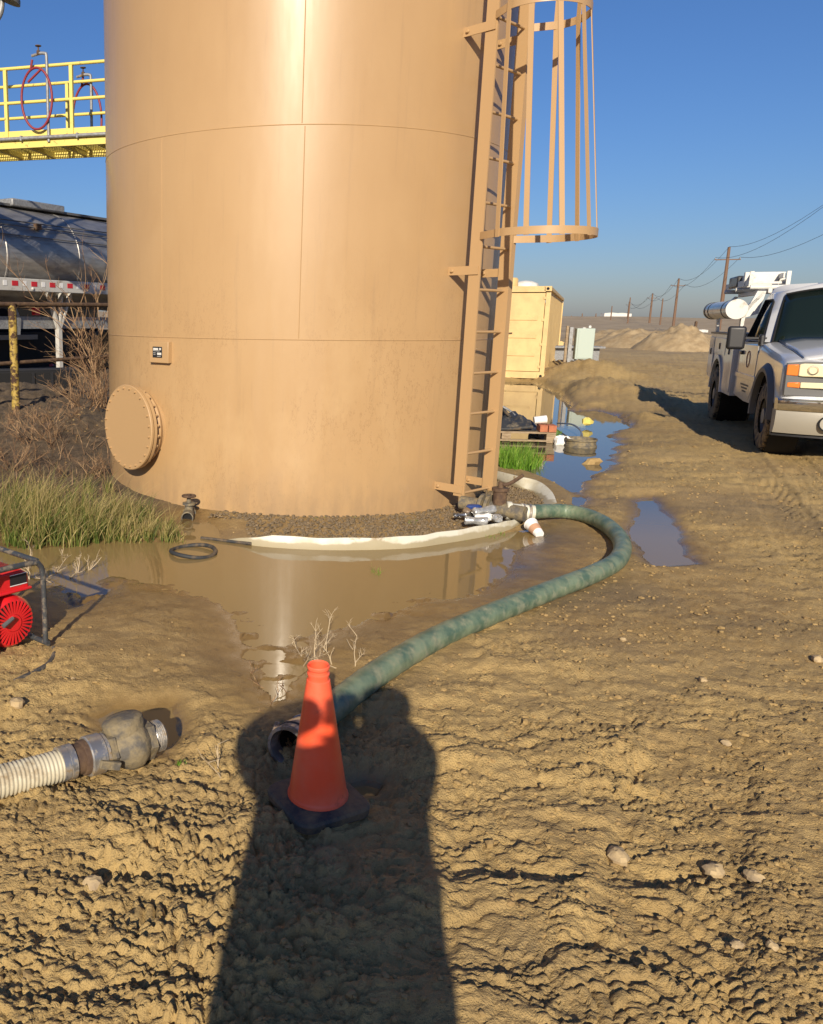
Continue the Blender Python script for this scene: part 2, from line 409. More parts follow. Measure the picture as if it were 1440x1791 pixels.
M['white_truck'] = mat('white_truck_body_paint', (.60, .60, .59), .35, coat=.3, dirt=(.34, .28, .20), dscale=2.5, dlo=.5, dhi=.8)
M['chrome'] = mat('chrome', (.75, .76, .78), .08, 1.0)
M['bumper'] = mat('dusty_silver_bumper', (.33, .305, .25), .45, .1)
M['greyp'] = mat('grey_plastic', (.11, .11, .11), .5)
M['glass'] = mat('dark_glass', (.008, .014, .012), .04, spec=.45)
M['lens'] = mat('yellowed_headlamp_lens', (.72, .66, .42), .12, coat=1.0)
M['amber'] = mat('amber_lens', (.72, .19, .03), .15, coat=1)
M['tyre'] = mat('muddy_tyre', (.02, .02, .02), .8, dirt=(.30, .22, .12), dscale=14, dlo=.4, dhi=.56)
M['wheel'] = mat('dusty_steel_wheel', (.22, .22, .22), .5, .5)
M['stain_steel'] = mat('brushed_tanker_aluminium', (.40, .385, .36), .42, .65, col2=(.26, .25, .24), scale=2.5, stretch=(1, 1, 5), dirt=(.2, .17, .13), dscale=2, dlo=.6, dhi=.8)
M['trailer_white'] = mat('trailer_white_paint', (.50, .49, .46), .5, dirt=(.2, .17, .13), dscale=4, dlo=.55, dhi=.75)
M['tape_red'] = mat('red_reflective_tape', (.5, .02, .03), .4)
M['tape_white'] = mat('white_reflective_tape', (.75, .75, .75), .4)
M['taillight'] = mat('red_tail_lamp_lens', (.55, .10, .12), .3)
M['brightgreen'] = mat('green_panel_paint', (.12, .33, .03), .5)
M['wood'] = mat('weathered_pallet_wood', (.33, .25, .16), .85, col2=(.2, .14, .08), scale=4, stretch=(2, 14, 14))
M['polewood'] = mat('brown_pole_wood', (.16, .095, .06), .85)
M['brick'] = mat('red_brick', (.42, .15, .07), .85, col2=(.33, .11, .06), scale=20, bump=.3, bscale=80)
M['tarp'] = mat('black_plastic_sheet', (.035, .037, .04), .35, dirt=(.16, .13, .09), dscale=9, dlo=.52, dhi=.68)
M['foam'] = mat('white_foam', (.8, .78, .74), .6)
M['cuptan'] = mat('tan_cup_sleeve', (.52, .30, .18), .7)
M['yellowpl'] = mat('pale_yellow_plastic', (.72, .6, .16), .5)
M['can'] = mat('crushed_can_aluminium', (.45, .45, .45), .25, .9)
M['canblue'] = mat('blue_can_print', (.03, .08, .32), .3, .4)
M['clear'] = mat('clear_bottle_plastic', (.30, .30, .29), .10, .35, col2=(.5, .5, .48), scale=30)
M['cabinet'] = mat('pale_green_grey_cabinet', (.38, .45, .40), .5)
M['dirt'] = mat('dry_piled_dirt', (.40, .30, .17), .95, col2=(.27, .19, .10), scale=2.4, lo=.35, hi=.65, bump=.9, bscale=6)
M['stone'] = mat('pale_stone', (.46, .34, .18), .85, col2=(.28, .21, .13), scale=14, bump=.5, bscale=40)
M['twig'] = mat('bleached_twig', (.42, .33, .21), .85)
M['twigbrown'] = tintmat('brown_twigs', [(0, (.10, .055, .03)), (.5, (.22, .13, .07)), (1, (.36, .24, .13))], .85)
M['grass'] = tintmat('reed_grass', [(0, (.05, .09, .015)), (.4, (.13, .17, .035)), (.7, (.32, .27, .09)), (1, (.45, .36, .16))], .6, .3)
M['greengrass'] = tintmat('fresh_green_grass', [(0, (.06, .15, .012)), (.5, (.16, .33, .03)), (1, (.34, .46, .08))], .5, .3)
M['skin'] = mat('skin', (.45, .25, .17), .6)
M['jacket'] = mat('dark_jacket_cloth', (.04, .045, .06), .9)
M['wire'] = mat('power_line_wire', (.05, .05, .05), .6)
M['clodm'] = mat('mud_clods', (.35, .24, .098), .9, col2=(.26, .17, .07), scale=9)
M['gravel'] = mat('dark_gravel', (.10, .075, .045), .85, col2=(.21, .15, .085), scale=25, lo=.35, hi=.65)

def edging_material():
    m = M['whitepl']; t = m.node_tree; b = t.nodes['Principled BSDF']; L = t.links.new
    src = b.inputs['Base Color'].links[0].from_socket
    geo = N(t, 'ShaderNodeNewGeometry'); sx = N(t, 'ShaderNodeSeparateXYZ'); L(geo.outputs['Position'], sx.inputs[0])
    n = N(t, 'ShaderNodeTexNoise', i_Scale=4, i_Detail=5); L(geo.outputs['Position'], n.inputs['Vector'])
    ma = N(t, 'ShaderNodeMath', operation='MULTIPLY_ADD'); L(n.outputs[0], ma.inputs[0]); ma.inputs[1].default_value = -.11; L(sx.outputs[2], ma.inputs[2])
    q = N(t, 'ShaderNodeMapRange'); q.inputs[1].default_value = .0; q.inputs[2].default_value = -.012; L(ma.outputs[0], q.inputs[0])
    mx = N(t, 'ShaderNodeMix', data_type='RGBA'); L(q.outputs[0], mx.inputs[0]); L(src, mx.inputs[6]); mx.inputs[7].default_value = (.36, .31, .20, 1); L(mx.outputs[2], b.inputs['Base Color'])
edging_material()
def ground_material():
    m = bpy.data.materials.new('mud_ground'); m.use_nodes = True; t = m.node_tree; b = t.nodes['Principled BSDF']; L = t.links.new
    geo = N(t, 'ShaderNodeNewGeometry'); pos = geo.outputs['Position']
    def noise(s, d=6, r=.6):
        n = N(t, 'ShaderNodeTexNoise', i_Scale=s, i_Detail=d, i_Roughness=r); L(pos, n.inputs['Vector']); return n.outputs[0]
    def mapr(x, a, bb, c=0, d=1):
        q = N(t, 'ShaderNodeMapRange'); q.inputs[1].default_value = a; q.inputs[2].default_value = bb; q.inputs[3].default_value = c; q.inputs[4].default_value = d; L(x, q.inputs[0]); return q.outputs[0]
    def mix(f, a, bb, bt='MIX'):
        q = N(t, 'ShaderNodeMix', data_type='RGBA', blend_type=bt)
        if hasattr(f, 'links'): L(f, q.inputs[0])
        else: q.inputs[0].default_value = f
        for i, c in ((6, a), (7, bb)):
            if hasattr(c, 'links'): L(c, q.inputs[i])
            else: q.inputs[i].default_value = (*c, 1)
        return q.outputs[2]
    c = mix(mapr(noise(1.1), .35, .65), (0.3778, 0.2491, 0.0915), (0.2731, 0.1772, 0.0671))
    c = mix(mapr(noise(9, 8, .7), .45, .7), c, (0.4534, 0.3156, 0.1322))
    c = mix(mapr(noise(26, 4, .6), .58, .72), c, (0.1976, 0.1273, 0.0559))
    c = mix(mapr(noise(.33, 3), .5, .68), c, (0.3139, 0.2159, 0.1118))
    ad_ = N(t, 'ShaderNodeAttribute', attribute_name='dry')
    c = mix(mapr(noise(.7, 4, .65), .50, .66, 0, .75), c, (.20, .145, .075))
    c = mix(mapr(ad_.outputs['Fac'], .12, .7, 0, .75), c, mix(mapr(noise(14, 6, .7), .42, .62), (0.4999, 0.3488, 0.1373), (0.3952, 0.2713, 0.1068)))
    ah = N(t, 'ShaderNodeAttribute', attribute_name='humus_shade')
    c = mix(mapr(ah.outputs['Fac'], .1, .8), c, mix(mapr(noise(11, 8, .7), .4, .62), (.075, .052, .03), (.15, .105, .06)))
    a = N(t, 'ShaderNodeAttribute', attribute_name='wet')
    wf = mapr(a.outputs['Fac'], .15, .9)
    cw = mix(1.0, c, (.50, .47, .44), 'MULTIPLY')
    c = mix(wf, c, cw)
    # paler dry land far away
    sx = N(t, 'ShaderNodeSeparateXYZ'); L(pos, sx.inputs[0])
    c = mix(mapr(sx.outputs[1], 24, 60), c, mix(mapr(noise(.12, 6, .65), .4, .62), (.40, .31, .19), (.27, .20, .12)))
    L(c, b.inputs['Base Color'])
    L(mapr(wf, 0, 1, .9, .22), b.inputs['Roughness'])
    n1 = noise(55, 6, .65); n2 = noise(170, 4, .6)
    ad = N(t, 'ShaderNodeMath', operation='ADD'); L(n1, ad.inputs[0]); L(n2, ad.inputs[1])
    bp = N(t, 'ShaderNodeBump'); bp.inputs['Distance'].default_value = .009; L(ad.outputs[0], bp.inputs['Height']); L(mapr(wf, 0, 1, .9, .12), bp.inputs['Strength'])
    L(bp.outputs[0], b.inputs['Normal'])
    return m
M['ground'] = ground_material()

def water_material():
    m = bpy.data.materials.new('muddy_water'); m.use_nodes = True; t = m.node_tree; b = t.nodes['Principled BSDF']; L = t.links.new
    geo = N(t, 'ShaderNodeNewGeometry')
    n0 = N(t, 'ShaderNodeTexNoise', i_Scale=.8, i_Detail=3); L(geo.outputs['Position'], n0.inputs['Vector'])
    sx = N(t, 'ShaderNodeSeparateXYZ'); L(geo.outputs['Position'], sx.inputs[0])
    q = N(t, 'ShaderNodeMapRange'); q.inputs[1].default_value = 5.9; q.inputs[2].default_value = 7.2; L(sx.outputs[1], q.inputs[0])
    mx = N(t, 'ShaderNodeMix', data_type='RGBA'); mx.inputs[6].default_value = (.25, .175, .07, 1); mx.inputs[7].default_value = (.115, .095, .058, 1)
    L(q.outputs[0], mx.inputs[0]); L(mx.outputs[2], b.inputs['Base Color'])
    b.inputs['Roughness'].default_value = .03; b.inputs['IOR'].default_value = 1.36; b.inputs['Specular IOR Level'].default_value = .5
    n = N(t, 'ShaderNodeTexNoise', i_Scale=7, i_Detail=3); L(geo.outputs['Position'], n.inputs['Vector'])
    bp = N(t, 'ShaderNodeBump'); bp.inputs['Strength'].default_value = .05; bp.inputs['Distance'].default_value = .01
    L(n.outputs[0], bp.inputs['Height']); L(bp.outputs[0], b.inputs['Normal'])
    return m
M['water'] = water_material()

def tank_material():
    m = bpy.data.materials.new('tan_tank_paint'); m.use_nodes = True; t = m.node_tree; b = t.nodes['Principled BSDF']; L = t.links.new
    geo = N(t, 'ShaderNodeNewGeometry'); pos = geo.outputs['Position']
    def noise(scale, vec, d=6, r=.6):
        mp = N(t, 'ShaderNodeMapping'); mp.inputs['Scale'].default_value = vec; L(pos, mp.inputs[0])
        n = N(t, 'ShaderNodeTexNoise', i_Scale=scale, i_Detail=d, i_Roughness=r); L(mp.outputs[0], n.inputs['Vector']); return n.outputs[0]
    def mapr(x, a, bb, c=0, d=1):
        q = N(t, 'ShaderNodeMapRange'); q.inputs[1].default_value = a; q.inputs[2].default_value = bb; q.inputs[3].default_value = c; q.inputs[4].default_value = d; L(x, q.inputs[0]); return q.outputs[0]
    def mix(f, a, c2):
        q = N(t, 'ShaderNodeMix', data_type='RGBA'); L(f, q.inputs[0])
        for i, c in ((6, a), (7, c2)):
            if hasattr(c, 'links'): L(c, q.inputs[i])
            else: q.inputs[i].default_value = (*c, 1)
        return q.outputs[2]
    def mul(a, c):
        q = N(t, 'ShaderNodeMath', operation='MULTIPLY'); L(a, q.inputs[0])
        if hasattr(c, 'links'): L(c, q.inputs[1])
        else: q.inputs[1].default_value = c
        return q.outputs[0]
    sx = N(t, 'ShaderNodeSeparateXYZ'); L(pos, sx.inputs[0]); z = sx.outputs[2]
    c = mix(mapr(noise(1.3, (1, 1, .6)), .35, .65), (.425, .274, .132), (.395, .25, .118))
    run = mapr(noise(16, (1, 1, .05), 5, .7), .56, .74)                 # vertical runs
    c = mix(mul(run, .55), c, (.33, .215, .11))
    crk = noise(7, (1.6, 1.6, .55), 4, .75)
    d = N(t, 'ShaderNodeMath', operation='SUBTRACT'); L(crk, d.inputs[0]); d.inputs[1].default_value = .5
    ab = N(t, 'ShaderNodeMath', operation='ABSOLUTE'); L(d.outputs[0], ab.inputs[0])
    ln = mul(mapr(ab.outputs[0], .0, .014, 1, 0), mapr(noise(1.2, (1, 1, 1), 2), .42, .56))
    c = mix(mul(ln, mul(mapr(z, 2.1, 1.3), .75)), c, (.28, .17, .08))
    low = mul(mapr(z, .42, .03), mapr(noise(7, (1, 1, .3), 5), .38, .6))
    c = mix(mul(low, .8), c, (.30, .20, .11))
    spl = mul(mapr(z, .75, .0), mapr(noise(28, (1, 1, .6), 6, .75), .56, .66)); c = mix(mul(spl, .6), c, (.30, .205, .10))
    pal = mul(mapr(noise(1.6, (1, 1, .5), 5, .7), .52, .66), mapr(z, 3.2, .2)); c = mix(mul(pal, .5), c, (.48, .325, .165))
    c = mix(mapr(noise(45, (1, 1, 1), 3), .76, .8), c, (.28, .17, .08))
    L(c, b.inputs['Base Color'])
    L(mapr(noise(10, (1, 1, .1), 5), .3, .7, .33, .46), b.inputs['Roughness'])
    b.inputs['Coat Weight'].default_value = .22; b.inputs['Coat Roughness'].default_value = .16
    bp = N(t, 'ShaderNodeBump'); bp.inputs['Strength'].default_value = .10; bp.inputs['Distance'].default_value = .02
    L(noise(3.2, (1, 1, .4), 3), bp.inputs['Height']); L(bp.outputs[0], b.inputs['Normal'])
    return m
M['tank'] = tank_material()

# ================================================================== the setting
def build_ground():
    ys = list(np.linspace(-5, 1.15, 26))
    y = 1.15
    while y < 60: y += .0022 * max(y, 1.3) ** 1.6; ys.append(y)
    while y < 4500: y *= 1.10; ys.append(y)
    ts = np.concatenate([np.linspace(-2.2, -.31, 40)[:-1], np.linspace(-.31, .86, 690), np.linspace(.86, 2.6, 40)[1:]])
    ys = np.array(ys); nr, nc = len(ys), len(ts)
    Y = np.repeat(ys[:, None], nc, 1)
    ap = np.where(Y > -1.0, np.maximum(Y, -1.0) + 2.0, 1.0)
    ap = np.maximum(ap, 1.0 + np.maximum(0, (0.2 - Y)) * .9)
    X = ts[None, :] * ap
    h, wet, st = terrain(X.ravel(), Y.ravel())
    co = np.stack([X.ravel(), Y.ravel(), h], -1).astype(np.float32)
    idx = np.arange(nr * nc).reshape(nr, nc)
    q = np.stack([idx[:-1, :-1], idx[:-1, 1:], idx[1:, 1:], idx[1:, :-1]], -1).reshape(-1, 4)
    me = bpy.data.meshes.new('ground')
    me.vertices.add(len(co)); me.vertices.foreach_set('co', co.ravel())
    me.loops.add(q.size); me.loops.foreach_set('vertex_index', q.ravel().astype(np.int32))
    me.polygons.add(len(q)); me.polygons.foreach_set('loop_start', (np.arange(len(q)) * 4).astype(np.int32))
    me.update(); me.validate()
    a = me.attributes.new('wet', 'FLOAT', 'POINT'); a.data.foreach_set('value', wet.astype(np.float32))
    a = me.attributes.new('dry', 'FLOAT', 'POINT'); a.data.foreach_set('value', st.astype(np.float32))
    x_, y_ = co[:, 0].astype(float), co[:, 1].astype(float)
    li = sstep(.25, -.35, x_ + .12 * (y_ - 8) * 0 + .5 * (fbm(x_ * 2, y_ * 2, 77, 4) - .5)) * sstep(6.3, 7.2, y_ + .9 * (fbm(x_ * 2, y_ * 2, 78, 4) - .5)) * sstep(40, 26, y_)  # dark bank soil, carried past the guard rail as painted shade under the tanker
    a = me.attributes.new('humus_shade', 'FLOAT', 'POINT'); a.data.foreach_set('value', li.astype(np.float32))
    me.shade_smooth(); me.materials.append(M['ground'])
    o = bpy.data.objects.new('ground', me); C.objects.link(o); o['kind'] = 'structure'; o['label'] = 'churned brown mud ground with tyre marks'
    return o
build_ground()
mb = MB()
xs = np.linspace(-9, 9.5, 12); yy = np.linspace(2.2, 25, 14)
mb.quadgrid([[(x, y, 0) for x in xs] for y in yy])
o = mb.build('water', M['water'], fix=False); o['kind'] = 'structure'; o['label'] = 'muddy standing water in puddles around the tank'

# gravel on the pad between tank and plastic edging
mb = MB(); rnd = random.Random(3)
for i in range(3800):
    az = rnd.uniform(95, 205); r = TR + rnd.random() ** .9 * (.72 if az > 165 or az < 0 else .52 + .20 * max(0, (az - 134) / 31))
    p = tankpt(az, 0, r)
    if p.x < .28 and r > 1.95: continue
    s = rnd.uniform(.006, .017)
    p.z = .020 + .010 * max(0, min(1, (2.3 - r) / .6)) + rnd.uniform(-.004, .009)
    mb.blob(p, (s, s * rnd.uniform(.6, 1), s * rnd.uniform(.4, .8)), i, 3, 5, .3)
o = mb.build('gravel', M['gravel'], smooth=0, fix=False); o['kind'] = 'stuff'; o['label'] = 'dark gravel between the tank foot and the white edging'

# loose clods and pebbles lying on the mud
mb = MB()
ct = rng.uniform(-.2, .7, 40000); cy_ = 1.25 + rng.random(40000) ** 2.2 * 9.5; cx_ = ct * (cy_ + 1.6)
dd = fbm(cx_ * 1.3, cy_ * 1.3, 401, 3)
keep = rng.random(40000) < (dd - .36 + .18 * (cx_ > 1.2)) * 3.2
cx_ = cx_[keep][:6500]; cy_ = cy_[keep][:6500]
ch, cw_, _ = terrain(cx_, cy_)
for k in range(len(cx_)):
    if cw_[k] > .35 or ch[k] < .012: continue
    s = rnd.uniform(.003, .010) * (1.7 if rnd.random() < .04 else 1) * (.85 + .04 * cy_[k])
    mb.blob((cx_[k], cy_[k], ch[k] + s * .25), (s * rnd.uniform(.8, 1.6), s, s * rnd.uniform(.4, .8)), k, 3, 5, .3, Matrix.Rotation(rnd.uniform(0, 6), 3, 'Z'))
o = mb.build('mud_clods', M['clodm'], smooth=0, fix=False); o['kind'] = 'stuff'; o['label'] = 'small mud clods and pebbles scattered over the ground'

STONES = [(162, 1537, .035, 'pale blocky stone on the churned mud at lower left'), (1083, 1483, .045, 'pale pointed stone right of the shadow, biggest of the foreground'),
          (30, 1233, .04, 'pinkish brown stone left of the ribbed hose'), (1250, 1512, .04, 'tan lump of stone at the end of the wheel rut'), (1320, 1530, .032, 'pale stone at the right end of the broken stone patch'),
          (1290, 1652, .02, 'small pale stone in the smooth mud at lower right'), (1350, 1660, .02, 'small whitish stone rightmost in the smooth mud at lower right'), (1090, 1120, .02, 'small tan stone on bare mud below the curved hose'),
          (1430, 1155, .035, 'pale stone at the right edge of the picture'), (1270, 1300, .022, 'orange tan stone among the pebbles'), (128, 1183, .018, 'small pale stone below the pump frame'), (1230, 1190, .022, 'light tan stone in the pebble patch')]
for i, (px, py, s, lb) in enumerate(STONES):
    g = GT(px, py); hh = terrain(np.array([g.x]), np.array([g.y]))[0][0]
    s *= .8; mb = MB().blob((0, 0, 0), (s, s * .8, s * .65), 50 + i, 7, 10, .16)
    o = mb.build('stone', M['stone'], smooth=25); o.location = (g.x, g.y, hh + s * .35); o.rotation_euler = (0, 0, i * 1.3)
    tag(o, lb, 'stone', 'loose stones on the mud')

# ================================================================== storage tank
tank = thing('storage_tank', 'tall tan painted steel storage tank with caged ladder and bolted manway', 'tank', (TC.x, TC.y, 0.02))
ZS = [-.03, 1.351, 2.8225, 4.29, 5.76, 7.23]
for i in range(5):
    rows = []
    n = 160
    for z in (ZS[i], ZS[i] + .25, (ZS[i] + ZS[i + 1]) / 2, ZS[i + 1] - .25, ZS[i + 1]):
        rows.append([tankpt(360 * k / n, z, TR + (.0015 if i % 2 else 0)) for k in range(n)])
    sh = MB().quadgrid(rows, True).build('shell_course', M['tank'], tank)
    if i: MB().tube([tankpt(360 * k / 160, ZS[i], TR + .001) for k in range(161)], .0035, 6, False).build('weld_seam', M['tank'], sh)
for z0, z1, azs in ((ZS[1], ZS[2], (-137, -174.3, 100)), (ZS[2], ZS[3], (-173.6, 60)), (ZS[0], ZS[1], (120,))):
    for a in azs: MB().tube([tankpt(a, z0 + .01), tankpt(a, z1 - .01)], .004, 6).build('weld_seam', M['tank'], tank)
rows = [[tankpt(360 * k / 96, z, r) for k in range(96)] for r, z in ((TR, 7.23), (TR + .05, 7.24), (TR + .05, 7.28), (TR - .1, 7.31), (.1, 7.6))]
MB().quadgrid(rows, True, cap1=True).build('roof', M['tank'], tank)
MB().lathe([(TR + .035, .0), (TR + .035, .03), (TR + .002, .03)], 120, (TC.x, TC.y, -.02), cap0=False, cap1=False).build('base_flange', M['tan'], tank)

# manway
mz = .625; maz = -128.5
n_ = Vector((math.sin(rad(maz)), math.cos(rad(maz)), 0)); t_ = Vector((-n_.y, n_.x, 0))
mc = tankpt(maz, mz)
mh = MB().lathe([(.285, -.25), (.285, .085), (.342, .088), (.342, .112), (.26, .113)], 48, mc, n_).build('manway_neck', M['tan'], tank)
MB().lathe([(.297, -.02), (.307, .0), (.297, .02)], 48, mc + n_ * .03, n_).build('weld_seam', M['tan'], mh)
cv = MB().lathe([(.26, .118), (.340, .12), (.346, .124), (.346, .142), (.340, .147), (.0, .147)], 56, mc, n_, cap1=False).build('manway_cover', M['tan'], tank)
bolt = None
for k in range(24):
    a = 2 * PI * (k + .5) / 24
    p = mc + (t_ * math.cos(a) + Vector((0, 0, 1)) * math.sin(a)) * .318 - OFF[cv.name]
    if bolt is None:
        bolt = proto(MB().lathe([(.010, .147), (.010, .155), (.007, .156), (.007, .162)], 6, (0, 0, 0), n_), 'bolt', M['tan'], cv, p)
    else: inst(bolt, cv, Matrix.Translation(p))
# bolt tails behind the neck flange
bt = None
for k in range(24):
    a = 2 * PI * (k + .5) / 24
    p = mc + (t_ * math.cos(a) + Vector((0, 0, 1)) * math.sin(a)) * .318 - OFF[mh.name]
    if bt is None:
        bt = proto(MB().lathe([(.008, .055), (.013, .058), (.013, .088)], 6, (0, 0, 0), n_), 'nut', M['tan'], mh, p)
    else: inst(bt, mh, Matrix.Translation(p))

# nameplate
naz, nz = -136.9, 1.235
nn = Vector((math.sin(rad(naz)), math.cos(rad(naz)), 0)); ntg = Vector((-nn.y, nn.x, 0))
if ntg.x < 0: ntg = -ntg
NB = Matrix((ntg, nn, Vector((0, 0, 1)))).transposed()
nc_ = tankpt(naz, nz)
br = MB().box(nc_ + nn * .012, (.215, .05, .165), NB).build('nameplate_bracket', M['tan'], tank, bevel=.004)
pl = MB().box(nc_ + nn * .038 - ntg * .012, (.105, .006, .085), NB).build('nameplate', M['blackp'], tank, bevel=.002)
for dx, dz, sx, sz in ((-.016, .024, .055, .016), (.034, .025, .018, .016), (-.008, .010, .075, .003), (.024, -.012, .046, .018), (-.03, -.006, .03, .0025), (-.03, -.018, .022, .0025), (.02, -.032, .04, .0025)):
    MB().box(nc_ + nn * .0415 + ntg * (dx - .012) + Vector((0, 0, dz)), (sx, .0012, sz), NB).build('print_block', M['white'], pl)

# ladder
LAZ, LS, LW = 139.5, .20, .20
ln_ = Vector((math.sin(rad(LAZ)), math.cos(rad(LAZ)), 0)); lt_ = Vector((-ln_.y, ln_.x, 0))
if lt_.y < 0: lt_ = -lt_
LB = Matrix((lt_, ln_, Vector((0, 0, 1)))).transposed()
lc = TC + ln_ * (TR + LS)
Lp = lambda tt, rr, z: lc + lt_ * tt + ln_ * rr + Vector((0, 0, z))
lad = MB().box(Lp(-LW, 0, 3.72), (.014, .095, 7.1), LB).build('ladder', M['tan'], tank)
lad.name = 'ladder'
MB().box(Lp(LW, 0, 3.72), (.014, .095, 7.1), LB).box(Lp(LW + .028, .041, 3.72), (.042, .012, 7.1), LB).build('rail', M['tan'], lad)
rung = None
for k in range(23):
    z = .19 + k * .3065
    if rung is None:
        rung = proto(MB().tube([lt_ * -(LW - .006), lt_ * (LW - .006)], .011, 10), 'rung', M['tan'], lad, Lp(0, .008, z) - OFF[lad.name])
    else: inst(rung, lad, Matrix.Translation(Lp(0, .008, z) - OFF[lad.name]))
for z in (.225, 1.86, 3.50, 5.1, 6.7):
    for s in (-1, 1):
        a = Lp(s * (LW + .012), .035, z)
        q = a.copy(); d2 = Vector((q.x - TC.x, q.y - TC.y, 0))
        ti = s * (LW + .012); rr = math.sqrt(TR * TR - ti * ti) - (TR + LS)
        b_ = Lp(ti, rr - .004, z)
        MB().bar(a, b_, .009, .062).build('bracket', M['tan'], lad)
        MB().lathe([(.014, 0), (.014, .008), (.009, .014)], 8, b_ + ln_ * .035 + Vector((0, 0, .0)) - lt_ * .006, -lt_).build('bolt', M['tan'], lad)
cage = None
# cage: hoops and straps
HB, HR = 2.10, .345
def hsc(z): return 1.0 - .25 * min(1, (z - HB) / 1.46)
def hp2(a, z, inset=0.0):
    k = hsc(z); return Lp(-(HR * 1.05 * (.55 + .45 * k) - inset) * math.cos(a), .36 * k + (.40 * k - inset) * math.sin(a), z)
def hoop_pts(z, full=True):
    return [Lp(-LW - .012, .03, z)] + [hp2(PI * 1.12 * k / 32 - .06 * PI, z) for k in range(33)] + [Lp(LW + .012, .03, z)]
def strap_loop(pts, w, th):
    rows = []
    for i, p in enumerate(pts):
        t = (pts[min(i + 1, len(pts) - 1)] - pts[max(i - 1, 0)]).normalized(); nrm = Vector((t.y, -t.x, 0))
        rows.append([p + Vector((0, 0, -w / 2)), p + Vector((0, 0, w / 2)), p + nrm * th + Vector((0, 0, w / 2)), p + nrm * th + Vector((0, 0, -w / 2))])
    return MB().quadgrid(rows, True, True, True)
for k, z in enumerate((HB, HB + 1.46, HB + 2.97, HB + 4.47)):
    hb = strap_loop(hoop_pts(z), .052, -.006)
    if cage is None: cage = hb.build('safety_cage', M['tan'], tank)
    else: hb.build('hoop', M['tan'], cage)
for a in (-.03, .13, .30, .47, .60, .86, 1.02):
    aa = PI * 1.12 * a - .06 * PI; rows = []
    for z in (HB - .03, HB + 1.46, HB + 2.97, HB + 4.5):
        c0 = hp2(aa, z, .004); tg = (hp2(aa + .03, z, .004) - hp2(aa - .03, z, .004)).normalized(); nr = Vector((tg.y, -tg.x, 0)); nr = nr if (nr.dot(Lp(0, .36, z) - c0) > 0) else -nr
        rows.append([c0 - tg * .018, c0 + tg * .018, c0 + tg * .018 + nr * .006, c0 - tg * .018 + nr * .006])
    MB().quadgrid(rows, True, True, True).build('strap', M['tan'], cage)

# drain valve on the left of the tank foot
dv0 = tankpt(-147, .02); dvd = (G(312, 932, .05) - dv0); dvd.z = 0; dvd.normalize()
dvb = MB().lathe([(.036, -.05), (.036, .14), (.05, .142), (.05, .16), (.036, .162), (.036, .24), (.047, .245), (.047, .33), (.038, .332), (.038, .30)], 16, dv0, dvd, cap1=False).build('drain_valve', M['mudmetal'], tank)
bc = dv0 + dvd * .21 - Vector((0, 0, .045))
MB().lathe([(.04, 0), (.036, .05), (.03, .09), (.05, .092), (.05, .108), (.02, .11), (.014, .17)], 14, bc + Vector((0, 0, .03))).build('bonnet', M['mudmetal'], dvb)
hw = MB().tube([bc + Vector((.048 * math.cos(a), .048 * math.sin(a), .19)) for a in np.linspace(0, 2 * PI, 25)], .009, 8, False)
for a in (0, PI / 2): hw.bar(bc + Vector((.045 * math.cos(a), .045 * math.sin(a), .19)), bc - Vector((.045 * math.cos(a), .045 * math.sin(a), -.19)), .012, .008)
hw.lathe([(.016, .18), (.016, .205)], 8, bc); hw.build('handwheel', M['rust'], dvb)
MB().lathe([(.0, .30), (.0375, .301)], 16, dv0, dvd, cap0=False, cap1=False).build('bore', M['void'], dvb)

# outlet pipe towards the green hose on the right
op0 = G(846, 886, .12); hp0 = G(884, 893, .115); ax = (hp0 - op0).normalized()
hitp = tankpt(math.degrees(math.atan2(op0.x - TC.x, op0.y - TC.y)), .12, TR - .05)
ob = MB().lathe([(.055, -.16), (.055, .0), (.10, .002), (.10, .028), (.055, .03), (.055, .05), (.10, .052), (.10, .075), (.056, .077), (.056, .34)], 20, op0 - ax * .02, ax).build('outlet_pipe', M['mudmetal'], tank)
MB().lathe([(.05, 0), (.05, .10), (.062, .102), (.062, .125), (.02, .128), (.018, .17)], 14, op0 + ax * .12 + Vector((0, 0, .04)), (0, 0, 1)).build('valve_body', M['rust'], ob)
MB().tube(spline([op0 + ax * .14 + Vector((0, 0, .19)), op0 + ax * .2 + Vector((0, .02, .21)), op0 + ax * .30 + Vector((0, .05, .28))], 4), .014, 8).build('valve_lever', M['rust'], ob)

# ================================================================== white plastic edging around the pad
def edging(name, pts, label, h=.105, th=.006, lean=.0, waves=.0, zs=None):
    rows = []
    for i, p in enumerate(pts):
        p = Vector(p); t = (Vector(pts[min(i + 1, len(pts) - 1)]) - Vector(pts[max(i - 1, 0)])); t.z = 0; t.normalize()
        nr = Vector((t.y, -t.x, 0)); hh = h if zs is None else zs[i]
        ln = lean + waves * math.sin(i * 1.7)
        rows.append([p, p + nr * (ln * .5 + .01) + Vector((0, 0, hh * .55)), p + nr * ln + Vector((0, 0, hh)), p + nr * (ln - th) + Vector((0, 0, hh)), p + nr * (ln * .5 + .01 - th) + Vector((0, 0, hh * .55)), p + nr * -th])
    return MB().quadgrid(rows, True, True, True).build(name, M['whitepl'], None, smooth=50), rows
ep = spline([tankpt(az, -.02, r) for az, r in ((-164, 2.50), (-170, 2.58), (-178, 2.61), (175, 2.61), (168, 2.60), (162, 2.545), (155, 2.50), (148, 2.47), (143, 2.43), (138, 2.36), (134, 2.33))], 6)
zs = [.03 + .07 * min(1, i / 7.0) + (.003 * math.sin(i * .9)) for i in range(len(ep))]
zs = [zz * (1 - .35 * max(0, (i - 40) / 20)) for i, zz in enumerate(zs)]
e1, _ = edging('plastic_edging', ep, '', zs=zs, lean=-.012, waves=.002)
tag(e1, 'long curved white plastic edging strip holding gravel around the tank foot', 'edging')
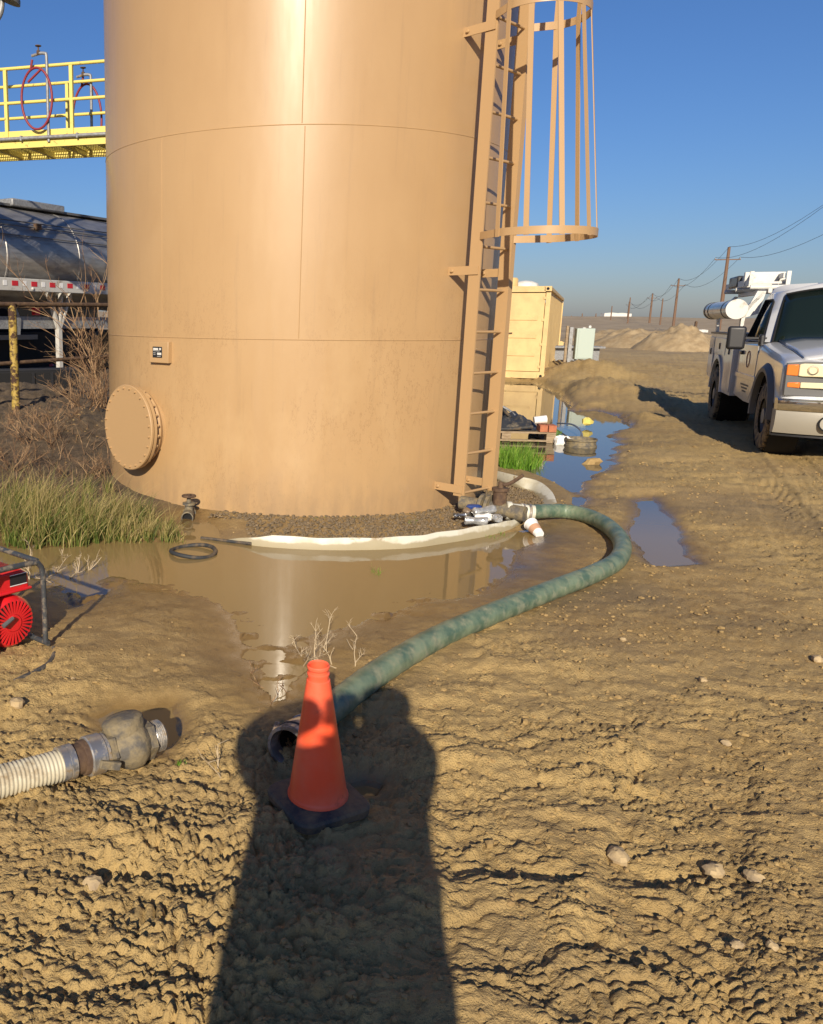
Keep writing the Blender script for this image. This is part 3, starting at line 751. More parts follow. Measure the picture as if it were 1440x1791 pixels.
ep2 = spline([G(872, 850, -.02), G(905, 862, -.02), G(928, 868, -.02), G(942, 880, -.02), G(946, 893, -.02)], 6)
rows = []
for i, p in enumerate(ep2):
    u = i / (len(ep2) - 1); t = (ep2[min(i + 1, len(ep2) - 1)] - ep2[max(i - 1, 0)]).normalized(); nr = Vector((t.y, -t.x, 0))
    tw = .3 - 1.5 * u
    q = Vector((0, 0, math.cos(tw))) + nr * math.sin(tw)
    a = p + Vector((0, 0, .03)); hh = .12
    rows.append([a, a + q * hh * .5 + nr * .012, a + q * hh, a + q * hh - nr * .006, a + q * hh * .5 + nr * .005, a - nr * .006])
o = MB().quadgrid(rows, True, True, True).build('plastic_edging', M['whitepl'], None, smooth=50)
tag(o, 'short loose end of white edging curling behind the green hose connection', 'edging')

# ================================================================== green suction hose
hz = .052
path = [G(886, 893, .115), G(900, 894, .112), G(930, 895, .105), G(985, 894, hz + .03), G(1030, 903, hz + .03), G(1066, 922, hz + .03), G(1088, 950, hz + .03), G(1080, 980, hz + .03), G(1035, 1005, hz + .03),
        G(960, 1034, hz + .03), G(860, 1074, hz + .035), G(760, 1118, hz + .035), G(660, 1178, hz + .04), G(575, 1244, hz + .045), G(520, 1292, hz + .05)]
hp = spline(path, 14)
hose = thing('suction_hose', 'muddy dark green suction hose curving from the tank outlet to the cone', 'hose', (hp[-1].x, hp[-1].y, .05))
rr = [.054 + .0012 * math.sin(i * 2.1) for i in range(len(hp))]
hb = MB().tube(hp[8:-3], rr[8:-3], 22, False).build('hose_body', M['green'], hose)
# inlet end: barb, bands
a0 = hp[0]; d0 = (hp[10] - hp[0]).normalized()
MB().lathe([(.064, -.005), (.07, .0), (.07, .03), (.058, .032), (.056, .10), (.062, .102), (.062, .13), (.056, .132), (.056, .2)], 20, a0, d0).build('coupling', M['whitepl'], hose)
for s in (.11, .155): MB().lathe([(.0605, 0), (.0625, .003), (.0625, .017), (.0605, .02)], 20, a0 + d0 * s, d0, False, False).build('clamp_band', M['alu'], hose)
# open end with cam coupling
e0 = hp[-1]; d1 = (hp[-1] - hp[-6]).normalized()
cp = MB().lathe([(.0565, -.10), (.059, -.06), (.0565, -.02), (.066, -.018), (.069, .0), (.069, .055), (.073, .06), (.073, .078), (.062, .08), (.056, .06), (.052, -.02), (.0515, -.13)], 28, e0, d1, False, False).build('coupling', M['alu'], hose)
MB().lathe([(.0, -.115), (.0508, -.114), (.0508, .03), (.0515, .03)], 24, e0, d1, False, False).build('bore_lining', M['void'], hose)
for s in (-.075, -.04): MB().lathe([(.0595, 0), (.062, .003), (.062, .013), (.0595, .016)], 24, e0 + d1 * s, d1, False, False).build('clamp_band', M['alu'], hose)
sd = d1.cross(Vector((0, 0, 1))).normalized()
for s in (-1, 1):
    q = e0 + sd * s * .072 + d1 * .01
    MB().bar(q + d1 * .03, q + sd * s * .03 - d1 * .065, .018, .03).build('cam_lever', M['alu'], cp, bevel=.003)
MB().lathe([(.0695, .0), (.072, .004), (.0695, .012)], 28, e0 + d1 * .02, d1, False, False).build('seal_ring', M['rubber'], cp)

# ================================================================== white ribbed hose with check valve
w0, w1 = G(-160, 1415, .10), G(122, 1332, .10); wd = (w1 - w0).normalized()
wh = thing('ribbed_hose', 'ivory ribbed suction hose with mud caked check valve lying in mud', 'hose', (w1.x, w1.y, .05))
pts = []; rads = []
Lh = (w1 - w0).length; n = int(Lh / .0033)
for i in range(n + 1):
    u = i / n; p = w0.lerp(w1, u); p.z += .004 * math.sin(u * 5); pts.append(p); rads.append(.048 + .0042 * (.5 + .5 * math.cos(2 * PI * u * Lh / .0135)) ** 1.0)
MB().tube(pts, rads, 22).build('hose_body', M['whitehose'], wh, smooth=80)
e = w1
def vlathe(prof, n, o_, ax_, c0=True, c1=True): return MB().lathe([(r, z * .74) for r, z in prof], n, o_, ax_, c0, c1)
vlathe([(.054, -.03), (.056, -.03), (.056, .0), (.054, .0), (.0545, .003), (.057, .004), (.057, .03), (.0545, .032)], 26, e - wd * .015, wd).build('clamp_band', M['alu'], wh)
vlathe([(.05, .0), (.05, .05), (.056, .052), (.058, .06), (.058, .075), (.05, .078)], 24, e + wd * .0, wd).build('hose_shank', M['rust'], wh)
c2 = vlathe([(.062, .075), (.066, .08), (.066, .145), (.061, .15), (.061, .165)], 28, e, wd).build('cam_coupler', M['alu'], wh)
sdw = wd.cross(Vector((0, 0, 1))).normalized()
MB().bar(e + wd * .074 + sdw * .07, e + wd * .14 + sdw * .082 - Vector((0, 0, .02)), .014, .028).build('cam_lever', M['mudmetal'], c2, bevel=.003)
MB().bar(e + wd * .074 - sdw * .07, e + wd * .13 - sdw * .082, .014, .028).build('cam_lever', M['alu'], c2, bevel=.003)
vlathe([(.05, .16), (.064, .165), (.064, .20), (.05, .205)], 6, e, wd).build('hex_nut', M['mudmetal'], wh)
vb = vlathe([(.05, .195), (.058, .215), (.076, .25), (.085, .285), (.085, .32), (.072, .345), (.06, .365), (.056, .37)], 24, e, wd).build('check_valve_body', M['mudmetal'], wh)
vlathe([(.066, 0), (.072, .045), (.070, .075), (.060, .088), (.03, .094), (.0, .096)], 22, e + wd * .21 + Vector((0, 0, .03)) - sdw * .01, (Vector((0, 0, 1)) - sdw * .25 - wd * .15), c1=False).build('valve_bonnet', M['mudmetal'], vb)
vlathe([(.07, .36), (.07, .395), (.054, .40)], 6, e, wd).build('hex_nut', M['mudmetal'], wh)
th = [(.050, .395)]
for k in range(6): th += [(.054, .405 + k * .009), (.050, .4095 + k * .009)]
vlathe(th + [(.045, .462), (.045, .40)], 24, e, wd, True, True).build('threaded_nipple', M['alu'], wh)

# ================================================================== traffic cone
cg = GT(556, 1412)
cone = thing('traffic_cone', 'faded orange traffic cone with black rubber base in front of hose', 'traffic cone', (cg.x, cg.y, float(np.percentile(terrain(cg.x + rng.uniform(-.12, .12, 200), cg.y + rng.uniform(-.12, .12, 200))[0], 93))), rad(24), local=True)
bs = MB()
def rsq(h, r, z, n=6):
    pts = []
    for cx, cy, a0 in ((h - r, h - r, 0), (-h + r, h - r, 90), (-h + r, -h + r, 180), (h - r, -h + r, 270)):
        for k in range(n + 1):
            a = rad(a0 + 90 * k / n); pts.append(Vector((cx + r * math.cos(a), cy + r * math.sin(a), z)))
    return pts
bs.quadgrid([rsq(.110, .04, 0), rsq(.122, .045, .004), rsq(.124, .046, .026), rsq(.118, .044, .034), rsq(.09, .04, .040)], True, True, True)
bs.build('base', M['conebase'], cone, smooth=30)
prof = [(.091, .038), (.091, .044), (.087, .052)]
for k in range(11):
    u = k / 10; prof.append((.086 + (.034 - .086) * u, .054 + (.415 - .054) * u))
prof += [(.031, .418), (.031, .428), (.0325, .432), (.0325, .437), (.029, .440), (.029, .447), (.0325, .452), (.033, .459), (.0305, .462), (.027, .458), (.0265, .30), (.06, .15)]
MB().lathe(prof, 40, cap0=False, cap1=False).build('cone_body', M['orange'], cone, smooth=30)
cone.rotation_euler = (rad(1.5), rad(-3.0), rad(24))

# ================================================================== engine pump at left edge
A = GT(-22, 1165); B = GT(80, 1131)
pu = (A - B); pu.z = 0; wid = pu.length; pu.normalize(); pv = Vector((pu.y, -pu.x, 0))
if pv.y < 0: pv = -pv
pump = thing('engine_pump', 'red petrol engine pump in a dark tube frame at the left edge', 'pump', (B.x, B.y, .05))
Q = lambda u, v, z: B + pu * u + pv * v + Vector((0, 0, z + .0))
fw = .31; Hh = .40; fd = .52
def uframe(v):
    return spline([Q(0, v, .02), Q(0, v, .20), Q(0.004, v, Hh - .06), Q(.02, v, Hh - .015), Q(.06, v, Hh), Q(fw - .06, v, Hh), Q(fw - .02, v, Hh - .015), Q(fw, v, Hh - .06), Q(fw, v, .2), Q(fw, v, .02)], 6)
fr = MB().tube(uframe(0), .0125, 12).build('frame', M['frame'], pump)
MB().tube(uframe(fd), .0125, 12).build('frame_hoop', M['frame'], fr)
for u, z in ((.0, .02), (fw, .02), (.03, Hh + .004), (fw - .03, Hh + .004)):
    MB().tube([Q(u, -.02 if z < .1 else 0, z), Q(u, fd + .02, z)], .012, 10).build('frame_rail', M['frame'], fr)
for v in (.12, .36): MB().bar(Q(0, v, .03), Q(fw, v, .03), .05, .012).build('cross_member', M['frame'], fr)
MB().tube(spline([Q(-.02, -.03, -.005), Q(.03, -.10, -.005), Q(.12, -.16, -.01), Q(.3, -.2, -.01)], 5), .012, 8).build('drain_tube', M['frame'], pump)
PB = Matrix((pu, pv, Vector((0, 0, 1)))).transposed()
eng = MB().box(Q(.165, .2, .13), (.2, .22, .17), PB).build('engine_block', M['blackp'], pump, bevel=.015)
for k in range(5): MB().box(Q(.165, .2, .10 + k * .025), (.215, .235, .006), PB).build('cooling_fin', M['greyp'], eng)
# recoil housing : disc facing -v
rc = Q(.118, .085, .125); ra = -pv
rh = MB().lathe([(.118, -.06), (.118, -.01), (.112, .004), (.10, .014), (.098, .014)], 36, rc, ra).build('recoil_housing', M['red'], pump)
MB().box(Q(.235, .10, .10), (.11, .05, .18), PB).build('fan_shroud', M['red'], rh, bevel=.02)
MB().lathe([(.0, .0145), (.097, .0145)], 36, rc, ra, False, False).build('intake_recess', M['void'], rh)
sp = None
for k in range(30):
    a = 2 * PI * k / 30
    dr = (pu * math.cos(a) + Vector((0, 0, 1)) * math.sin(a)); 
    MB().bar(rc + ra * .018 + dr * .04, rc + ra * .016 + dr * .1, .0085, .008, ra).build('guard_rib', M['red'], rh)
MB().lathe([(.0, .026), (.036, .026), (.042, .018), (.042, .0)], 24, rc, ra, False, False).build('hub_cap', M['red'], rh)
MB().tube([rc + ra * .045 + pu * .02 + Vector((0, 0, .035)), rc + ra * .05 + pu * .075 + Vector((0, 0, .012))], [.009, .011], 8).build('pull_handle', M['greyp'], rh)
# fuel tank
ft = MB().prism([(-.10, 0), (.10, 0), (.11, .02), (.105, .075), (.07, .105), (-.07, .105), (-.105, .08), (-.11, .02)], lambda u, v, t: Q(.135 + u, t, .255 + v), .07, .33).build('fuel_tank', M['red'], pump, bevel=.012, segs=3)
MB().prism([(-.118, 0), (.118, 0), (.118, .012), (-.118, .012)], lambda u, v, t: Q(.135 + u, t, .262 + v), .062, .338).build('tank_seam', M['red'], ft, bevel=.004)
dc = MB().box(Q(.085, .0685, .318), (.085, .003, .044), PB).build('decal', M['blackp'], ft)
for z, hh in ((.342, .003), (.294, .003)): MB().box(Q(.085, .0665, z), (.087, .002, hh), PB).build('decal_border', M['tape_white'], dc)
MB().lathe([(.03, 0), (.03, .02), (.02, .024)], 16, Q(.165, .2, .36)).build('filler_cap', M['blackp'], ft)
ac = MB().box(Q(.255, .16, .26), (.09, .10, .09), PB).build('air_filter', M['blackp'], pump, bevel=.012)
MB().box(Q(.252, .105, .275), (.06, .003, .022), PB).build('label_plate', M['tape_white'], ac)
MB().tube([Q(.23, .1, .21), Q(.19, .08, .21)], .008, 8).build('choke_lever', M['alu'], pump)
MB().lathe([(.06, 0), (.07, .03), (.07, .1), (.05, .12)], 20, Q(.165, .33, .13), pv).build('pump_volute', M['greyp'], pump)

# ================================================================== service truck
WF = GT(1345, 786); TH = rad(22.5)
WB = 3.35
fwd = Vector((-math.sin(TH), -math.cos(TH), 0)); lef = Vector((-fwd.y, fwd.x, 0))
TO = WF + lef * .86; TZ = WF.z - .005
truck = thing('service_truck', 'silver white pickup service truck with utility body and pipe rack', 'truck', (TO.x, TO.y, TZ), math.atan2(fwd.y, fwd.x), local=True)
def arc(cx, cz, r, a0, a1, n=14): return [(cx + r * math.cos(rad(a0 + (a1 - a0) * k / n)), cz + r * math.sin(rad(a0 + (a1 - a0) * k / n))) for k in range(n + 1)]
def loft_profile(poly, stations, ztop=.95):
    mbx = MB(); rows = []
    for y, drop, pin in stations:
        rows.append([Vector((x + (-pin if x > .5 else 0), y, z - (drop * max(0, min(1, (z - ztop) / .2)) if z > ztop else 0))) for x, z in poly])
    return mbx.quadgrid(rows, True, True, True)
front = [(.80, .60), (.84, .70), (.85, 1.00), (.82, 1.055), (.74, 1.085), (.3, 1.15), (-.2, 1.195), (-.55, 1.23), (-1.2, 1.235), (-1.98, 1.235), (-1.98, .50), (-1.2, .46), (-.60, .47), (-.49, .50)] \
    + arc(0, .42, .485, 168, 8, 18) + [(.50, .56), (.60, .58)]
st_ = [(-.985, .17, .10), (-.975, .09, .06), (-.95, .045, .03), (-.86, .015, .0), (-.5, 0, 0), (.5, 0, 0), (.86, .015, 0), (.95, .045, .03), (.975, .09, .06), (.985, .17, .10)]
body = loft_profile(front, st_).build('body', M['silver'], truck, smooth=40)
# hood
hx = [.80, .74, .3, -.2, -.62]; hz_ = [1.058, 1.088, 1.153, 1.198, 1.232]
rows = []
for x, z in zip(hx, hz_):
    rows.append([Vector((x - (.05 if abs(y) > .7 and x > .7 else 0), y, z + .016 - (.03 if abs(y) > .75 else 0) + .012 * math.cos(y * 2))) for y in (-.80, -.77, -.6, -.3, 0, .3, .6, .77, .80)])
hd = MB().quadgrid(rows); hd.build('hood', M['silver'], truck, smooth=50).modifiers.new('t', 'SOLIDIFY').thickness = -.03
for sy in (-1, 1):
    MB().tube([(.74, sy * .815, 1.075), (.3, sy * .82, 1.135), (-.2, sy * .825, 1.178), (-.5, sy * .83, 1.20)], .006, 6).build('hood_seam', M['void'], truck)
# cab greenhouse
def quad3(a, b, c, d, n=1): return [Vector(a), Vector(b), Vector(c), Vector(d)]
base_z, roof_z = 1.215, 1.80
XW = -.62
def crown(s_, u): return .11 * u * (1 - abs(s_) ** 2)
rows = []
for u in np.linspace(0, 1, 7):
    z = base_z + (roof_z - base_z) * u
    xf = XW - .60 * u - .03 * u * u; xr = -1.96 + .07 * u; hw_ = .93 - .15 * u - .03 * u * u
    rr_ = .10
    rows.append([Vector((xf - .10, -hw_, z)), Vector((xf - .02, -hw_ + .10, z + crown(.88, u))), Vector((xf + .03, -hw_ * .5, z + crown(.5, u))), Vector((xf + .045, 0, z + crown(0, u))), Vector((xf + .03, hw_ * .5, z + crown(.5, u))), Vector((xf - .02, hw_ - .10, z + crown(.88, u))), Vector((xf - .10, hw_, z)),
                 Vector((xr + .06, hw_, z)), Vector((xr, hw_ - .06, z + crown(.5, u))), Vector((xr, -hw_ + .06, z + crown(.5, u))), Vector((xr + .06, -hw_, z))])
def shr(row, k, dz):
    c = sum(row, Vector()) / len(row); return [Vector((c.x + (p.x - c.x) * k, c.y + (p.y - c.y) * k, p.z + dz)) for p in row]
rows += [shr(rows[-1], .95, .025), shr(rows[-1], .80, .05), shr(rows[-1], .4, .06)]
cab = MB().quadgrid(rows, True, False, True).build('cab', M['silver'], truck, smooth=45)
def shell_panel(u0, u1, ys, off, front=True):
    rws = []
    for u in np.linspace(u0, u1, 6):
        z = base_z + (roof_z - base_z) * u; xf = XW - .60 * u - .03 * u * u; hw_ = .93 - .15 * u - .03 * u * u
        rws.append([Vector((xf + .045 - .05 * (abs(s) ** 2.2) * 1.15 + off, s * (hw_ - .10), z + crown(s * .88, u))) for s in ys])
    return MB().quadgrid(rws)
sh = shell_panel(.02, .94, np.linspace(-1.03, 1.03, 13), .010)
gs = sh.build('windscreen', M['glass'], truck, smooth=60); gs.modifiers.new('t', 'SOLIDIFY').thickness = .008
for u, nm in ((.0, 0), (.955, 1)):
    z = base_z + (roof_z - base_z) * u; xf = XW - .60 * u - .03 * u * u; hw_ = .93 - .15 * u - .03 * u * u
    MB().tube([(xf + .06 - .0575 * (abs(s) ** 2.2), s * (hw_ - .10), z + crown(s * .88, u)) for s in np.linspace(-1.03, 1.03, 13)], .012, 6).build('windscreen_seal', M['void'], gs)
for sgn in (-1, 1):
    MB().tube([(XW - .60 * u - .03 * u * u + .045 - .06 + .01, sgn * 1.04 * (.93 - .15 * u - .03 * u * u - .10), base_z + (roof_z - base_z) * u) for u in np.linspace(0, .95, 8)], .012, 6).build('windscreen_seal', M['void'], gs)
for sgn in (-1, 1):
    pts = []
    def sw(x, u, off=.006): return Vector((x, sgn * (.93 - .15 * u - .03 * u * u + off), base_z + (roof_z - base_z) * u))
    w_ = MB(); w_.v = [tuple(p) for p in (sw(-.84, .06), sw(-1.82, .06), sw(-1.80, .86), sw(-1.38, .86), sw(-1.25, .80))]; w_.f = [(0, 1, 2, 3, 4)]
    so_ = w_.build('side_window', M['glass'], truck); so_.modifiers.new('t', 'SOLIDIFY').thickness = .006
    fr_ = [sw(-.82, .05, .01), sw(-1.24, .82, .01), sw(-1.38, .88, .01), sw(-1.81, .88, .01), sw(-1.84, .05, .01), sw(-.82, .05, .01)]
    MB().tube(fr_, .012, 6).build('window_seal', M['void'], so_)
# doors: seams, handle, lettering
for sgn in (-1, 1):
    y = sgn * .9865
    dr = MB().prism([(-.66, 1.17), (-1.83, 1.17), (-1.83, .52), (-.9, .50), (-.70, .70)], lambda u, v, t: (u, t, v), y - sgn * .002, y + sgn * .004).build('door', M['silver'], truck, bevel=.003)
    MB().bar((-.66, y + sgn * .002, .70), (-.66, y + sgn * .002, 1.2), .006, .006).build('door_seam', M['void'], dr)
    MB().bar((-1.845, y + sgn * .002, .52), (-1.845, y + sgn * .002, 1.2), .01, .006).build('door_seam', M['void'], dr)
    MB().box((-1.66, y + sgn * .016, 1.06), (.15, .03, .05)).build('door_handle', M['blackp'], dr, bevel=.01)
    MB().prism([(-.62, .80), (-1.97, .80), (-1.97, .74), (-.62, .74)], lambda u, v, t: (u, t, v), y, y + sgn * .012).build('side_moulding', M['silver'], dr, bevel=.004)
    if sgn < 0:
        em = MB().tube([(-1.2 + .10 * math.cos(a), y - .006, .99 + .10 * math.sin(a)) for a in np.linspace(0, 2 * PI, 33)], .006, 6, False).build('round_emblem', M['cuptan'], dr)
        for k, (zz, ww) in enumerate(((.665, .55), (.625, .42), (.585, .30))):
            for j in range(int(ww / .045)): MB().box((-1.25 + ww / 2 - j * .045 - .02, y - .0065, zz), (.03, .002, .022)).build('lettering', M['greyp'], dr)
# wheels
def wheel(x, y, out):
    prof = [(.20, -.115), (.34, -.125), (.375, -.11), (.39, -.08), (.392, .0), (.39, .08), (.375, .11), (.34, .125), (.20, .115)]
    wh_ = MB().lathe(prof, 44, (x, y, .39), (0, 1, 0), False, False).build('wheel', M['tyre'], truck, smooth=30)
    MB().lathe([(.215, -.09), (.2, out * .02), (.19, out * .05), (.09, out * .06), (.085, out * .11), (.0, out * .115)], 26, (x, y, .39), (0, 1, 0), False, False).build('rim', M['wheel'], wh_)
    tb = MB()
    for k in range(46):
        a = 2 * PI * k / 46
        for j, yy in enumerate((-.085, -.03, .03, .085)):
            aa = a + (.07 if j % 2 else 0)
            Mt = Matrix.Rotation(-aa, 3, 'Y')
            tb.box(Vector((x, y + yy, .39)) + Mt @ Vector((.395, 0, 0)), (.014, .042, .034), Mt)
    tb.build('tread', M['tyre'], wh_, smooth=0, fix=False)
    return wh_
for y in (-.86, .86): wheel(0, y, 1 if y > 0 else -1)
for y in (-.92, -.68, .68, .92): wheel(-WB, y, 1 if y > 0 else -1)
# wheel wells, flares
for sgn in (-1, 1):
    MB().lathe([(.484, -.30), (.484, -.01), ], 30, (0, sgn * .975, .42), (0, sgn, 0), True, False).build('wheel_well', M['void'], truck)
    fl = []
    for a in np.linspace(rad(-2), rad(186), 22):
        c_, s_ = math.cos(a), math.sin(a); fl.append([Vector((.47 * c_, sgn * .97, .42 + .47 * s_)), Vector((.475 * c_, sgn * 1.03, .42 + .475 * s_)), Vector((.52 * c_, sgn * 1.035, .42 + .52 * s_)), Vector((.575 * c_, sgn * .99, .42 + .575 * s_)), Vector((.57 * c_, sgn * .96, .42 + .57 * s_))])
    MB().quadgrid(fl, True, True, True).build('wheel_flare', M['greyp'], truck, smooth=40)
# front: surround, grille, lamps
MB().prism([(-.965, .69), (.965, .69), (.97, 1.03), (.80, 1.05), (-.80, 1.05), (-.97, 1.03)], lambda u, v, t: (t - .12 * max(0, abs(u) - .5) ** 1.5, u, v), .855, .888).build('grille_surround', M['greyp'], truck, bevel=.008)
gr = MB().box((.892, 0, .87), (.02, .78, .27)).build('grille', M['void'], truck, bevel=.01)
for k in range(6): MB().box((.904, 0, .76 + k * .045), (.012, .77, .012)).build('grille_bar', M['greyp'], gr)
MB().tube([(.905, -.40, .73), (.91, -.41, 1.0), (.91, .41, 1.0), (.905, .40, .73), (.905, -.40, .73)], .014, 8).build('grille_trim', M['chrome'], gr)
for sgn in (-1, 1):
    def lp(u, v, t): return (t - .16 * max(0, abs(u) - .55) ** 1.3, sgn * u, v)
    hl = MB().prism([(.46, .895), (.82, .895), (.86, .90), (.86, 1.02), (.82, 1.03), (.46, 1.03)], lp, .875, .909).build('headlight', M['lens'], truck, bevel=.01, segs=3)
    MB().prism([(.863, .90), (.965, .905), (.965, 1.015), (.863, 1.02)], lp, .872, .906).build('side_marker', M['amber'], hl, bevel=.008)
    for u in (.57, .74): MB().lathe([(.052, 0), (.05, .004), (.036, .0045), (.034, .0005)], 20, (.9085 - .16 * max(0, u - .55) ** 1.3, sgn * u, .962), (1, 0, 0), False, False).build('reflector_ring', M['chrome'], hl)
    ll = MB().prism([(.47, .775), (.83, .775), (.83, .835), (.47, .835)], lp, .875, .904).build('turn_lamp', M['lens'], truck, bevel=.008, segs=3)
    MB().prism([(.833, .775), (.945, .78), (.945, .83), (.833, .835)], lp, .872, .902).build('amber_end', M['amber'], ll, bevel=.008)
# bumper
def bump(prof, name, m, bev=.0):
    rows = []
    for s in np.linspace(-1, 1, 21):
        yb = s * 1.0; xb = -.17 * abs(s) ** 3.2
        rows.append([Vector((x + xb, yb, z)) for x, z in prof])
    return MB().quadgrid(rows, True, True, True).build(name, m, truck, smooth=40)
bump([(.84, .655), (.97, .66), (1.0, .64), (1.005, .57), (.985, .535), (.84, .535)], 'bumper', M['chrome'])
bl = bump([(.80, .54), (.975, .53), (.985, .50), (.975, .38), (.93, .29), (.80, .28)], 'bumper_fascia', M['bumper'])
bump([(.80, .278), (.90, .276), (.90, .255), (.80, .25)], 'air_dam', M['blackp'])
for sgn in (-1, 1):
    fg = MB().lathe([(.082, -.02), (.082, .012), (.07, .012), (.068, -.01)], 24, (.965, sgn * .56, .42), (1, sgn * .1, 0), False, False).build('fog_lamp', M['void'], bl)
    MB().lathe([(.0, .008), (.067, .006), (.07, -.02)], 24, (.965, sgn * .56, .42), (1, sgn * .1, 0), False, False).build('fog_lens', M['bumper'], fg)
MB().box((.982, 0, .42), (.02, .42, .10)).build('tow_opening', M['void'], bl, bevel=.01)
# mirrors
for sgn in (-1, 1):
    mr = MB().box((-.78, sgn * 1.22, 1.26), (.09, .20, .28)).build('mirror', M['blackp'], truck, bevel=.035, segs=4)
    for z in (1.20, 1.26): MB().bar((-.76, sgn * .9, z), (-.78, sgn * 1.16, z), .035, .022).build('mirror_arm', M['blackp'], mr)
    MB().box((-.76, sgn * .95, 1.23), (.10, .06, .15)).build('mirror_mount', M['blackp'], mr, bevel=.02)
# wipers
for y in (-.55, .1): MB().tube([(-.58, y, 1.25), (-.66, y + .55, 1.30)], .008, 6).build('wiper', M['void'], truck)
# chassis shadow box
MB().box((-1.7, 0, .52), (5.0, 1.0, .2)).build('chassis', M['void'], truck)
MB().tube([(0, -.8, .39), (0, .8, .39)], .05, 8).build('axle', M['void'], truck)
# utility body
for sgn in (-1, 1):
    side = [(-2.06, 1.27), (-2.06, .46), (-2.80, .46), (-2.86, .52)] + arc(-WB, .42, .50, 170, 10, 16)[::-1] + [(-3.9, .58), (-4.38, .62), (-4.38, 1.27)]
    ub = MB().prism(side, lambda u, v, t: (u, t, v), sgn * .52, sgn * 1.02).build('utility_body', M['white_truck'], truck, bevel=.012)
    y = sgn * 1.02
    for x0, x1, z0, z1 in ((-2.10, -2.74, .50, 1.22), (-2.80, -3.82, .98, 1.22), (-3.90, -4.34, .66, 1.22)):
        cdor = MB().prism([(x0, z0), (x1, z0), (x1, z1), (x0, z1)], lambda u, v, t: (u, t, v), y - sgn * .002, y + sgn * .014).build('compartment_door', M['white_truck'], ub, bevel=.004)
    for x, z in ((-2.42, 1.05), (-3.3, 1.10), (-4.12, 1.0)): MB().box((x, y + sgn * .02, z), (.05, .012, .09)).build('latch', M['blackp'], ub, bevel=.006)
    fl = []
    for a in np.linspace(rad(4), rad(176), 18):
        c_, s_ = math.cos(a), math.sin(a); fl.append([Vector((-WB + .49 * c_, sgn * 1.01, .42 + .49 * s_)), Vector((-WB + .495 * c_, sgn * 1.045, .42 + .495 * s_)), Vector((-WB + .55 * c_, sgn * 1.045, .42 + .55 * s_)), Vector((-WB + .555 * c_, sgn * 1.01, .42 + .555 * s_))])
    MB().quadgrid(fl, True, True, True).build('fender', M['white_truck'], ub, smooth=40)
    MB().lathe([(.50, -.4), (.50, -.02)], 26, (-WB, sgn * 1.02, .42), (0, sgn, 0), True, False).build('wheel_well', M['void'], ub)
    MB().box((-3.22, sgn * .80, 1.285), (2.34, .46, .03)).build('top_tray', M['greyp'], ub)
MB().box((-3.2, 0, .78), (2.3, 1.05, .1)).build('bed_floor', M['greyp'], truck)
MB().box((-4.46, 0, .55), (.14, 1.9, .14)).build('rear_bumper', M['greyp'], truck, bevel=.01)
# rack
rk = MB().box((-3.25, -.70, 1.86), (2.3, .05, .06)).build('rack', M['white'], truck, bevel=.008)
MB().box((-3.25, .70, 1.86), (2.3, .05, .06)).build('rack_rail', M['white'], rk, bevel=.008)
for x in (-2.15, -3.3, -4.3): MB().tube([(x, -.93, 1.91), (x, .93, 1.91)], .032, 10).build('crossbar', M['white'], rk)
for x in (-2.18, -4.28):
    for sgn in (-1, 1):
        pts = spline([(x, sgn * .98, 1.28), (x, sgn * .985, 1.5), (x, sgn * .93, 1.66), (x, sgn * .78, 1.84)], 5)
        rws = [[p + Vector((-.06, 0, 0)), p + Vector((.06, 0, 0)), p + Vector((.06, -sgn * .04, -.01)), p + Vector((-.06, -sgn * .04, -.01))] for p in pts]
        MB().quadgrid(rws, True, True, True).build('upright', M['white'], rk, smooth=50)
MB().prism([(-.98, 1.50), (-.80, 1.56), (-.74, 1.86), (-.84, 1.86), (-.92, 1.66), (-1.14, 1.56)], lambda u, v, t: (t, u, v), -2.16, -2.12).build('bracket_plate', M['white'], rk)
ct_ = MB().lathe([(.125, 0), (.125, 2.15)], 28, (-2.12, -1.06, 1.62), (-1, 0, 0)).build('pipe_carrier', M['white_truck'], truck)
MB().lathe([(.132, -.04), (.132, .05), (.128, .052)], 28, (-2.12, -1.06, 1.62), (-1, 0, 0)).build('end_cap', M['white'], ct_)
MB().lathe([(.132, 2.05), (.132, 2.17), (.09, 2.2)], 28, (-2.12, -1.06, 1.62), (-1, 0, 0)).build('end_cap', M['blackp'], ct_)
for s in (.4, 1.7): MB().lathe([(.127, 0), (.13, .002), (.13, .04), (.127, .042)], 28, (-2.12 - s, -1.06, 1.62), (-1, 0, 0), False, False).build('strap', M['void'], ct_)
# ladder lying on the rack: own thing
fwq = Matrix.Rotation(math.atan2(fwd.y, fwd.x), 3, 'Z')
lad2 = thing('folding_ladder', 'white folding ladder with dark straps tied on the truck rack', 'ladder', Vector((TO.x, TO.y, TZ)) + fwq @ Vector((-3.0, -.62, 1.945)), math.atan2(fwd.y, fwd.x), local=True)
for y, nm in ((-.22, 0), (.22, 1)):
    MB().box((-.75, y, .05), (2.1, .03, .09)).build('side_rail', M['white'], lad2, bevel=.004)
    MB().box((-.75, y * .8, .145), (2.0, .03, .07)).build('side_rail', M['white'], lad2, bevel=.004)
for k in range(6): MB().box((.15 - k * .34, 0, .05), (.07, .42, .03)).build('rung', M['white'], lad2)
MB().box((-1.05, 0, .10), (.75, .50, .17)).build('dark_cover', M['tarp'], lad2, bevel=.02)
MB().box((-.10, 0, .10), (.09, .50, .215)).build('strap', M['white'], lad2, bevel=.01)
for y in (-.22, .22): MB().box((.29, y, .10), (.03, .05, .2)).build('rail_end', M['white'], lad2)

